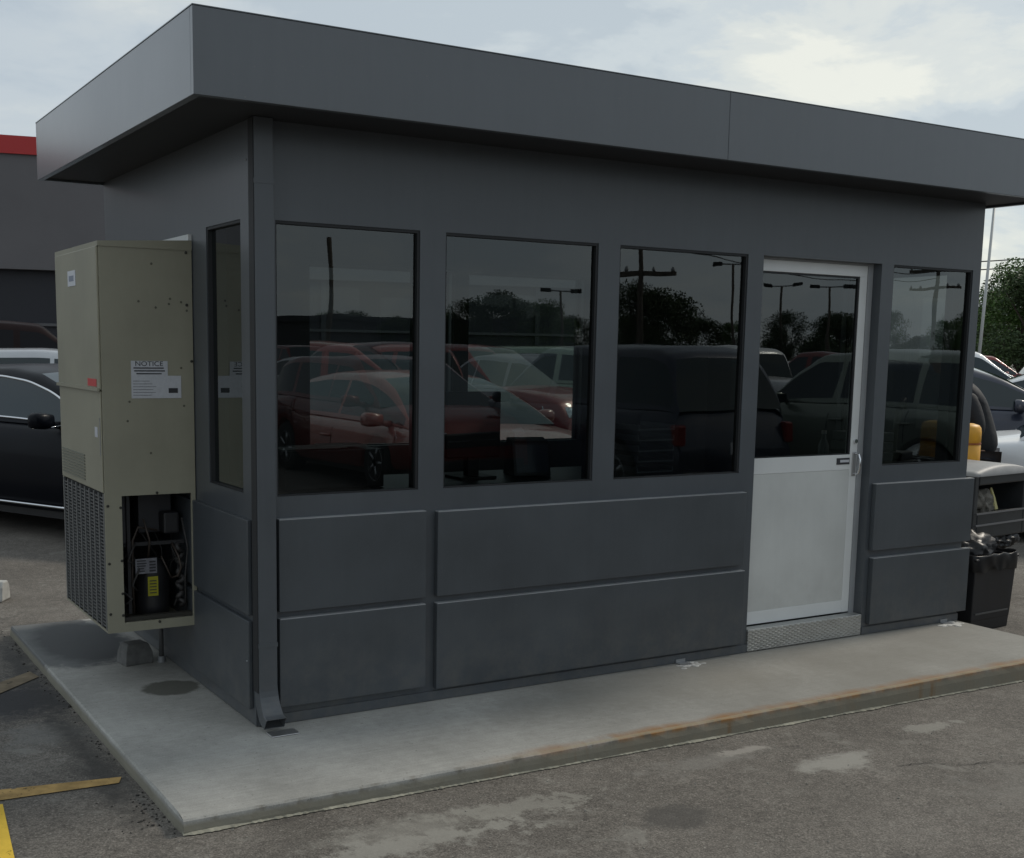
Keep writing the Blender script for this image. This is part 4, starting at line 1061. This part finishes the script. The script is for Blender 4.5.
for lvl, (off, z, ja) in enumerate(((-.02, .33, .0), (.0, .43, .02), (.012, .408, .008), (.018, .37, .012), (.010, .335, .02))):
    r_ = []
    for k in range(nseg):
        t = 2*math.pi*k/nseg; c, s_ = math.cos(t), math.sin(t)
        q = 1/max(abs(c)/.222, abs(s_)/.198); x = c*q*(1+off*3); y = s_*q*(1+off*3)
        r_.append(bm.verts.new((x+jit(ja*.6), y+jit(ja*.6), z+jit(ja))))
    ring.append(r_)
for a, b in zip(ring, ring[1:]):
    for k in range(nseg): bm.faces.new((a[k], a[(k+1) % nseg], b[(k+1) % nseg], b[k]))
obj('bin_liner', bm, M['bag'], wb, True, sub=2)
# crumpled bag filling above
bm = bmesh.new(); bmesh.ops.create_icosphere(bm, subdivisions=4, radius=1, matrix=Matrix.Translation((.02, .04, .40)) @ Matrix.Diagonal((.20, .17, .11, 1)))
from mathutils import noise as mnoise
for v in bm.verts:
    n_ = .8*mnoise.noise(v.co*9)-abs(mnoise.noise(v.co*20))*1.3+.5*abs(mnoise.noise(v.co*38)); v.co += (v.co-Vector((.02, .04, .40))).normalized()*n_*.05
obj('rubbish_bag', bm, M['bag'], wb, True)

hr = thing('hooded_waste_container', 'dark hooded waste container with light grey curved top and paper in its opening', 'waste container', (5.12, .46, bz0), .12)
hood_m = mat('hood_dark', (.030, .032, .034), .4, 0, .5, .2, 10); top_m = mat('hood_grey', (.27, .27, .27), .5, 0, .5, .1, 12)
bm = bmesh.new()   # hollow housing: sides, back, sill strips, opening in front
hw_, hd = .33, .20
box(bm, -hw_, -hw_+.05, -hd, hd, .53, .945); box(bm, hw_-.05, hw_, -hd, hd, .53, .945); box(bm, -hw_+.05, hw_-.05, hd-.03, hd, .53, .945)
box(bm, -hw_+.05, hw_-.05, -hd, -hd+.03, .53, .70); box(bm, -.28, -.02, -.15, .15, 0, .66); box(bm, -hw_+.05, hw_-.05, -hd, -hd+.03, .875, .945); box(bm, -hw_+.05, hw_-.05, -hd+.03, hd-.03, .66, .68)
obj('housing', bm, hood_m, hr, bevel=.01)
bm = bmesh.new(); box(bm, -hw_+.03, hw_-.03, -hd-.010, -hd-.0005, .690, .700); box(bm, -hw_+.03, hw_-.03, -hd-.010, -hd-.0005, .615, .625)
lg_ = bmesh.new(); bmesh.ops.create_icosphere(lg_, subdivisions=5, radius=1, matrix=Matrix.Translation((.10, -.13, .49)) @ Matrix.Diagonal((.24, .09, .065, 1)))
for v in lg_.verts:
    n_ = .7*mnoise.noise(v.co*11)-abs(mnoise.noise(v.co*24))*1.2; v.co += (v.co-Vector((.10, -.13, .49))).normalized()*n_*.04
obj('liner_bag', lg_, M['bag'], hr, True)
obj('ledge', bm, mat('ledge', (.16, .16, .165), .35), hr)
bm = bmesh.new(); N_ = 14; rr_ = []
for k in range(N_+1):
    x = -hw_-.02+(2*hw_+.04)*k/N_; zc = .955+.045*(1-(x/(hw_+.02))**2)
    rr_.append([bm.verts.new(p) for p in ((x, -hd-.02, .935), (x, -hd-.02, zc-.012), (x, -hd+.03, zc), (x, hd, zc+.005), (x, hd+.02, zc-.012), (x, hd+.02, .935))])
for a, b in zip(rr_, rr_[1:]):
    for k in range(5): bm.faces.new((a[k], a[k+1], b[k+1], b[k]))
bm.faces.new(rr_[0]); bm.faces.new(rr_[-1])
obj('top', bm, top_m, hr, True)
bm = bmesh.new(); bmesh.ops.create_icosphere(bm, subdivisions=4, radius=1, matrix=Matrix.Translation((-.10, -.10, .745)) @ Matrix.Diagonal((.11, .08, .09, 1)))
for v in bm.verts:
    n_ = mnoise.noise(v.co*14)+.5*mnoise.noise(v.co*30); v.co += (v.co-Vector((-.10, -.10, .745))).normalized()*n_*.04
    v.co.z = max(v.co.z, .682)
obj('crumpled_paper', bm, mat('crumpled_paper', (.16, .15, .13), .8, 0, .3, .4, 18), hr)
bm = bmesh.new(); tube(bm, [(.03, -.14, .70), (.02, -.13, .78), (.0, -.12, .84)], [.022, .012, .008], 6); obj('squeegee', bm, mat('squeegee', (.5, .45, .2), .5), hr)

G3 = 'yellow bollards right of the booth'
def bollard(x, y, lab):
    r = thing('bollard', lab, 'bollard', (x, y, gz(x)), 0, G3)
    bm = bmesh.new(); R_ = .108
    prof = [(R_, 0), (R_, .40), (R_-.006, .405), (R_-.006, .425), (R_, .43), (R_, 1.10), (R_-.006, 1.105), (R_-.006, 1.125), (R_, 1.13), (R_, 1.185), (R_*.96, 1.215), (R_*.82, 1.235), (R_*.5, 1.248), (.004, 1.252)]
    prof = [(R_, 0), (R_, .86), (R_-.006, .865), (R_-.006, .880), (R_, .885), (R_, 1.075), (R_-.006, 1.08), (R_-.006, 1.095), (R_, 1.10), (R_, 1.165), (R_*.96, 1.195), (R_*.84, 1.213), (R_*.5, 1.224), (.004, 1.227)]
    lathe(bm, prof, seg=32); obj('sleeve', bm, M['yellow_post'], r, True)
    bm = bmesh.new(); lathe(bm, [(R_+.002, .867), (R_+.002, .878)], seg=32); lathe(bm, [(R_+.002, 1.082), (R_+.002, 1.093)], seg=32); obj('band', bm, mat('band', (.30, .09, .02), .5) if 'band' not in bpy.data.materials else bpy.data.materials['band'], r)
    return r
bollard(5.455, .81, 'yellow plastic sleeved bollard showing between the booth corner and the standing person')
bollard(5.55, 1.12, 'yellow bollard seen dimly through the last tinted window of the booth')

# person standing beyond the right end of the booth
def skin(name, verts, edges, radii, m, parent, sub=2, root=0):
    me = bpy.data.meshes.new(name); me.from_pydata([Vector(v) for v in verts], edges, []); me.materials.append(m)
    o = bpy.data.objects.new(name, me); COL.objects.link(o); o.parent = parent
    sk = o.modifiers.new('skin', 'SKIN')
    for i, r in enumerate(radii):
        d = me.skin_vertices[0].data[i]; d.radius = (r, r) if isinstance(r, (int, float)) else r; d.use_root = (i == root); d.use_loose = False
    sk.use_smooth_shade = True; sk.branch_smoothing = .4
    s2 = o.modifiers.new('sub', 'SUBSURF'); s2.levels = sub; s2.render_levels = sub
    return o
az = .905; pd = 9.9
pc = Vector((-1.7047+pd*math.sin(az), -4.6353+pd*math.cos(az), 0))
right_dir = Vector((math.cos(az), -math.sin(az), 0))
hip = pc + right_dir*.26
person = thing('person', 'person in dark jacket and grey cap bending forward right of the booth', 'person', (hip.x, hip.y, gz(8)), math.atan2(-right_dir.y, -right_dir.x))
# local: +x = facing (towards picture left), y = sideways
skinm = mat('skin_tone', (.32, .19, .13), .55); jack = mat('dark_jacket', (.012, .013, .016), .7, 0, .4, .25, 10, .3, 30); jeans = mat('dark_jeans', (.02, .024, .035), .85); capm = mat('grey_cap', (.11, .105, .10), .8, 0, .3, .1, 20)
hp = (0, 0, .93)
V_ = [hp, (.03, 0, 1.08), (.09, 0, 1.25), (.15, 0, 1.40), (.20, 0, 1.49), (.235, 0, 1.56), (.255, 0, 1.66),       # 0-6 spine, neck, head
      (.14, .19, 1.40), (.02, .27, 1.15), (.20, .22, .99), (.30, .20, .95),    # left arm 7-10
      (.14, -.19, 1.40), (.0, -.27, 1.15), (.20, -.22, 1.00), (.30, -.20, .96),   # right arm 11-14
      (.0, .10, .88), (.04, .11, .50), (-.03, .11, .09), (.12, .12, .04),
      (.0, -.10, .88), (.02, -.11, .50), (-.05, -.11, .09), (.10, -.12, .04)]
E_ = [(0,1),(1,2),(2,3),(3,4),(4,5),(5,6),(3,7),(7,8),(8,9),(9,10),(3,11),(11,12),(12,13),(13,14),(0,15),(15,16),(16,17),(17,18),(0,19),(19,20),(20,21),(21,22)]
R__ = [.13,.125,.14,.13,.07,.062,.085, .06,.048,.038,.03, .06,.048,.038,.03, .09,.06,.045,.035, .09,.06,.045,.035]
body = skin('body', V_, E_, R__, skinm, person)
jv = [(0, 0, .90), (.03, 0, 1.08), (.08, 0, 1.25), (.13, 0, 1.39), (.185, 0, 1.47), (.12, .20, 1.40), (.01, .28, 1.14), (.18, .23, 1.0), (.12, -.20, 1.40), (-.01, -.28, 1.14), (.18, -.23, 1.01)]
je = [(0,1),(1,2),(2,3),(3,4),(3,5),(5,6),(6,7),(3,8),(8,9),(9,10)]
skin('jacket', jv, je, [.175, .17, .18, .16, .09, .085, .068, .052, .085, .068, .052], jack, person)
tv = [(0, 0, .90), (.0, .10, .86), (.04, .11, .50), (-.03, .11, .10), (.0, -.10, .86), (.02, -.11, .50), (-.05, -.11, .10)]
skin('trousers', tv, [(0,1),(1,2),(2,3),(0,4),(4,5),(5,6)], [.155, .115, .085, .075, .115, .085, .075], jeans, person)
for sy, dx in ((.115, -.03), (-.115, -.05)):
    bm = bmesh.new(); bmesh.ops.create_uvsphere(bm, u_segments=16, v_segments=10, radius=1, matrix=Matrix.Translation((dx+.07, sy, .05)) @ Matrix.Diagonal((.15, .052, .05, 1)))
    obj('shoe', bm, M['black'], person, True)
# head with face, ears, cap
hc = Vector((.285, 0, 1.655))
bm = bmesh.new(); bmesh.ops.create_uvsphere(bm, u_segments=28, v_segments=20, radius=1)
for v in bm.verts:
    x, y, z = v.co
    w = .078*(1-.22*max(0, -z)**1.3); f_ = .098*(1-.12*max(0, -z))
    x2 = x*f_; y2 = y*w; z2 = z*.118
    if x > 0:                              # face: nose, sockets, chin
        x2 += .022*math.exp(-((y/.16)**2+((z+.12)/.17)**2)) - .008*math.exp(-(((abs(y)-.38)/.16)**2+((z-.08)/.12)**2)) + .008*math.exp(-((y/.3)**2+((z+.75)/.15)**2)) - .004*math.exp(-((y/.35)**2+((z+.45)/.05)**2))
    v.co = Vector((x2, y2, z2))+hc
head = obj('head', bm, skinm, person, True)
for sy in (1, -1):
    bm = bmesh.new(); bmesh.ops.create_uvsphere(bm, u_segments=10, v_segments=8, radius=1, matrix=Matrix.Translation(hc+Vector((-.005, sy*.078, -.005))) @ Matrix.Diagonal((.018, .008, .03, 1))); obj('ear', bm, skinm, head, True)
    bm = bmesh.new(); bmesh.ops.create_uvsphere(bm, u_segments=10, v_segments=8, radius=.011, matrix=Matrix.Translation(hc+Vector((.078, sy*.030, .010)))); obj('eye', bm, M['black'], head, True)
bm = bmesh.new(); bmesh.ops.create_uvsphere(bm, u_segments=24, v_segments=14, radius=1, matrix=Matrix.Translation(hc+Vector((-.004, 0, .035))) @ Matrix.Diagonal((.108, .090, .095, 1)))
for v in list(bm.verts):
    if v.co.z < hc.z+.025: v.co.z = hc.z+.025
cap = obj('cap', bm, capm, person, True)
bm = bmesh.new()
for k in range(13):
    pass
pts_i = []; pts_o = []
for k in range(13):
    t = -1.15+2.3*k/12
    pts_i.append(bm.verts.new(hc+Vector((.095*math.cos(t), .080*math.sin(t), .034)))); pts_o.append(bm.verts.new(hc+Vector((.07+.105*math.cos(t), .080*math.sin(t), .022-.01*abs(math.sin(t))))))
for k in range(12): bm.faces.new((pts_i[k], pts_i[k+1], pts_o[k+1], pts_o[k]))
br = obj('cap_peak', bm, capm, cap); sm = br.modifiers.new('s', 'SOLIDIFY'); sm.thickness = .004
# hands: palm plus five curled fingers each
for sy, wr_ in ((1, (.30, .20, .95)), (-1, (.30, -.20, .96))):
    w = Vector(wr_); vs = [w, w+Vector((.07, 0, -.02))]; es = [(0, 1)]; rs = [.026, .030]
    for q in range(4):
        o_ = (q-1.5)*.019; ln_ = (.062, .070, .066, .052)[q]; b0 = len(vs)
        vs += [w+Vector((.085, 0, -.025+o_)), w+Vector((.085+ln_*.55, -sy*.012, -.032+o_)), w+Vector((.085+ln_*.8, -sy*.038, -.04+o_))]; es += [(1, b0), (b0, b0+1), (b0+1, b0+2)]; rs += [.010, .0085, .0075]
    b0 = len(vs); vs += [w+Vector((.04, -sy*.03, .012)), w+Vector((.075, -sy*.05, .018))]; es += [(0, b0), (b0, b0+1)]; rs += [.012, .009]
    skin('hand', vs, es, rs, skinm, person, 1)

# ------------------------------------------------------------------ trees
def leaf_mat(name, c1, c2):
    m = mat(name, c1, .6, 0, .25, 0, 3.0, col2=c2); b = m.node_tree.nodes['Principled BSDF']
    return m
LM = [leaf_mat('leaves_green', (.045, .095, .020), (.105, .175, .045)), leaf_mat('leaves_dark', (.028, .050, .020), (.060, .090, .032))]
def make_tree(h, r, seed, lm, trunk_h, nleaf=16000, leaf=.17):
    rnd = random.Random(seed)
    root = thing('broadleaf_tree', 'x', 'tree')
    bm = bmesh.new()
    tube(bm, [(0, 0, -.1), (.03*h*.1, 0, trunk_h*.5), (.0, .05, trunk_h), (.05, 0, h*.75)], [h*.035, h*.028, h*.022, h*.006], 10)
    blobs = []
    for k in range(34):
        a = rnd.uniform(0, 6.28); q = rnd.random(); z = trunk_h+(h-trunk_h)*(.10+.85*q); rr = r*math.sin(math.pi*(.12+.82*q))**.7*rnd.uniform(.35, .85)
        p = Vector((math.cos(a)*rr, math.sin(a)*rr, z)); blobs.append((p, r*rnd.uniform(.24, .42)))
        if k < 12: tube(bm, [(0, 0, trunk_h*rnd.uniform(.7, 1.1)), tuple(Vector((0, 0, trunk_h)).lerp(p, .5)+Vector((0, 0, .1))), tuple(p)], [h*.014, h*.009, h*.003], 6)
    obj('trunk', bm, M['bark'], root)
    bm = bmesh.new()
    for i in range(nleaf):
        p, br_ = blobs[rnd.randrange(len(blobs))]
        d = Vector((rnd.gauss(0, 1), rnd.gauss(0, 1), rnd.gauss(0, 1))).normalized()*br_*rnd.random()**.33
        d.z *= .75; q = p+d; s_ = leaf*rnd.uniform(.6, 1.3)
        u = Vector((rnd.gauss(0, 1), rnd.gauss(0, 1), rnd.gauss(0, .6))).normalized(); w = u.cross(Vector((rnd.gauss(0, 1), rnd.gauss(0, 1), rnd.gauss(0, 1)))).normalized()
        bm.faces.new([bm.verts.new(q+u*s_*a_+w*s_*b_) for a_, b_ in ((-.5, 0), (0, -.3), (.5, 0), (0, .3))])
    obj('crown', bm, lm, root)
    return root
tp = [make_tree(7.5, 3.4, 1, LM[0], 1.6), make_tree(8.5, 3.8, 2, LM[1], 1.8), make_tree(6.0, 3.2, 5, LM[1], 1.2)]
tused = set()
def tree(i, x, y, sc_, lab, group, rz=None):
    o = tp[i] if i not in tused else copy_tree(tp[i]); tused.add(i)
    o.location = (x, y, gz(x)); o.scale = (sc_, sc_, sc_); o.rotation_euler.z = random.uniform(0, 6) if rz is None else rz; o['label'] = lab; o['group'] = group; return o
def polar(px_, d, mir=False):
    a = YAW+math.atan((px_-481)/1205.3); x = -1.7047+d*math.sin(a); y = -4.6353+d*math.cos(a)
    return (x, -y) if mir else (x, y)
GT = 'trees right of the booth'
for k, (p, d, i, s_) in enumerate(((1014, 62, 0, .80), (988, 70, 1, .60), (1040, 58, 2, .95), (1000, 84, 1, .80), (1075, 70, 0, .9), (960, 80, 0, .6), (1110, 66, 1, .85))):
    x, y = polar(p, d)
    tree(i, x, y, s_, ['bushy green tree tallest right of the white pole', 'low green tree directly behind the white pole', 'broad green tree at the right edge of the view', 'darker green tree behind the tallest one', 'green tree just beyond the right edge', 'green tree hidden behind the booth right end', 'far green tree beyond the right edge'][k], GT)
GM = 'trees along the far side of the mirrored lot'
tl = []
for k in range(34):
    p = 120+k*34+random.uniform(-10, 10); d = random.uniform(72, 105); x, y = polar(p, d, True)
    tree(k % 3, x, y, random.uniform(.42, .62), 'green tree of the belt beyond the mirrored lot', GM)
for k, (p, d, i, s_) in enumerate(((628, 62, 1, .60), (655, 62, 2, .78), (500, 70, 2, .80), (545, 72, 0, .60), (780, 76, 1, .5), (835, 74, 2, .66), (470, 72, 1, .52))):
    x, y = polar(p, d, True); tree(i, x, y, s_, 'green tree of the belt beyond the mirrored lot', GM)
# low building in the mirrored distance
x, y = polar(330, 80, True)
lb = thing('warehouse', 'low dark warehouse beyond the mirrored lot', 'building', (x, y, gz(8)), .3)
obj('wall', B(-16, 14, -8, 8, 0, 3.2), mat('warehouse_wall', (.07, .072, .075), .7, 0, .4, .1, 1), lb); obj('roof', B(-16.2, 14.2, -8.2, 8.2, 3.2, 3.5), mat('warehouse_roof', (.05, .05, .055), .7), lb)

# ------------------------------------------------------------------ poles and wires
def lot_light(px_, d, h, lab, mir=True):
    x, y = polar(px_, d, mir); r = thing('lot_light', lab, 'street lamp', (x, y, gz(x)), YAW+math.atan((px_-481)/1205), 'lamp posts of the mirrored lot')
    bm = bmesh.new(); tube(bm, [(0, 0, 0), (0, 0, h)], [.09, .06], 10); obj('post', bm, M['wood'], r, True)
    bm = bmesh.new(); tube(bm, [(-.8, 0, h), (.8, 0, h)], .035, 8); obj('arm', bm, M['galv'], r)
    for sx in (-1, 1): bm = bmesh.new(); box(bm, sx*.8-.26, sx*.8+.26, -.18, .18, h-.08, h+.10); obj('lamp_head', bm, M['black'], r, bevel=.03)
    return r
lot_light(727, 55, 5.5, 'twin headed lamp post mirrored in the third window'); lot_light(826, 60, 4.9, 'twin headed lamp post mirrored in the middle of the door glass')
lot_light(775, 75, 5.9, 'farther twin headed lamp post mirrored at the left of the door glass'); lot_light(558, 60, 4.6, 'twin headed lamp post mirrored in the second window')
def util_pole(px_, d, h, lab, arms=2, mir=True):
    x, y = polar(px_, d, mir); r = thing('utility_pole', lab, 'utility pole', (x, y, gz(x)), YAW+math.atan((px_-481)/1205)+.25, 'utility poles beyond the mirrored lot')
    bm = bmesh.new(); tube(bm, [(0, 0, 0), (.03, 0, h*.5), (0, 0, h)], [.13, .11, .085], 10); obj('pole', bm, M['wood'], r, True)
    for k in range(arms):
        z = h-.5-k*.9; bm = bmesh.new(); box(bm, -1.2, 1.2, -.06, .06, z-.07, z+.07); a_ = obj('crossarm', bm, M['wood'], r)
        bm = bmesh.new()
        for q in (-1.1, -.55, .55, 1.1): lathe(bm, [(.05, z+.075), (.07, z+.12), (.03, z+.22)], q, 0, 0, 8)
        obj('insulator', bm, M['galv'], a_)
    return (x, y, h)
u1 = util_pole(634, 42, 6.6, 'wooden utility pole with crossarms mirrored at the left of the third window', 3)
u2 = util_pole(328, 60, 7.0, 'tall bare wooden utility pole mirrored in the first window', 0)
u3 = util_pole(925, 64, 6.4, 'wooden utility pole mirrored in the last window', 2)
# pale flagpole right of the booth
x, y = polar(970, 34)
fp = thing('pale_pole', 'slim pale metal pole standing just right of the booth wall', 'pole', (x, y, gz(x)))
bm = bmesh.new(); tube(bm, [(0, 0, 0), (.13, -.10, 5.6)], [.045, .032], 12); obj('shaft', bm, mat('pale_pole', (.42, .43, .42), .4, .2), fp, True)
bm = bmesh.new(); tube(bm, [(0, 0, 0), (0, 0, .3)], .13, 12); obj('base', bm, M['galv'], fp, True)
bm = bmesh.new(); lathe(bm, [(.04, 5.6), (.05, 5.66), (.02, 5.72)], .13, -.10, 0, 12); obj('finial', bm, M['galv'], fp, True)
# overhead wires on the right
G4 = 'overhead wires right of the booth'
for k, (v0, lab) in enumerate(((-1, 'upper overhead wire crossing the sky right of the booth'), (-2, 'lower overhead wire crossing the sky right of the booth'))):
    a = polar(700, 85); b = polar(1250, 70); z0 = (7.3, 6.85)[k]
    bm = bmesh.new(); pts = []
    for q in range(25):
        t = q/24; pts.append((lerp(a[0], b[0], t), lerp(a[1], b[1], t), z0-1.0*4*t*(1-t)*.5+.2*t))
    tube(bm, pts, .035, 5); setp(obj('overhead_wire', bm, M['black']), lab, 'wire', G4)
for k in range(3):
    bm = bmesh.new(); pts = []
    for q in range(25):
        t = q/24; pts.append((lerp(u1[0], u3[0], t), lerp(u1[1], u3[1], t), 6.1-.35*k-.6*4*t*(1-t)+.0))
    tube(bm, pts, .02, 5); setp(obj('overhead_wire', bm, M['black']), 'overhead wire between utility poles mirrored in the door glass, %s' % ('uppermost', 'middle one', 'lowest')[k], 'wire', 'overhead wires of the mirrored lot')
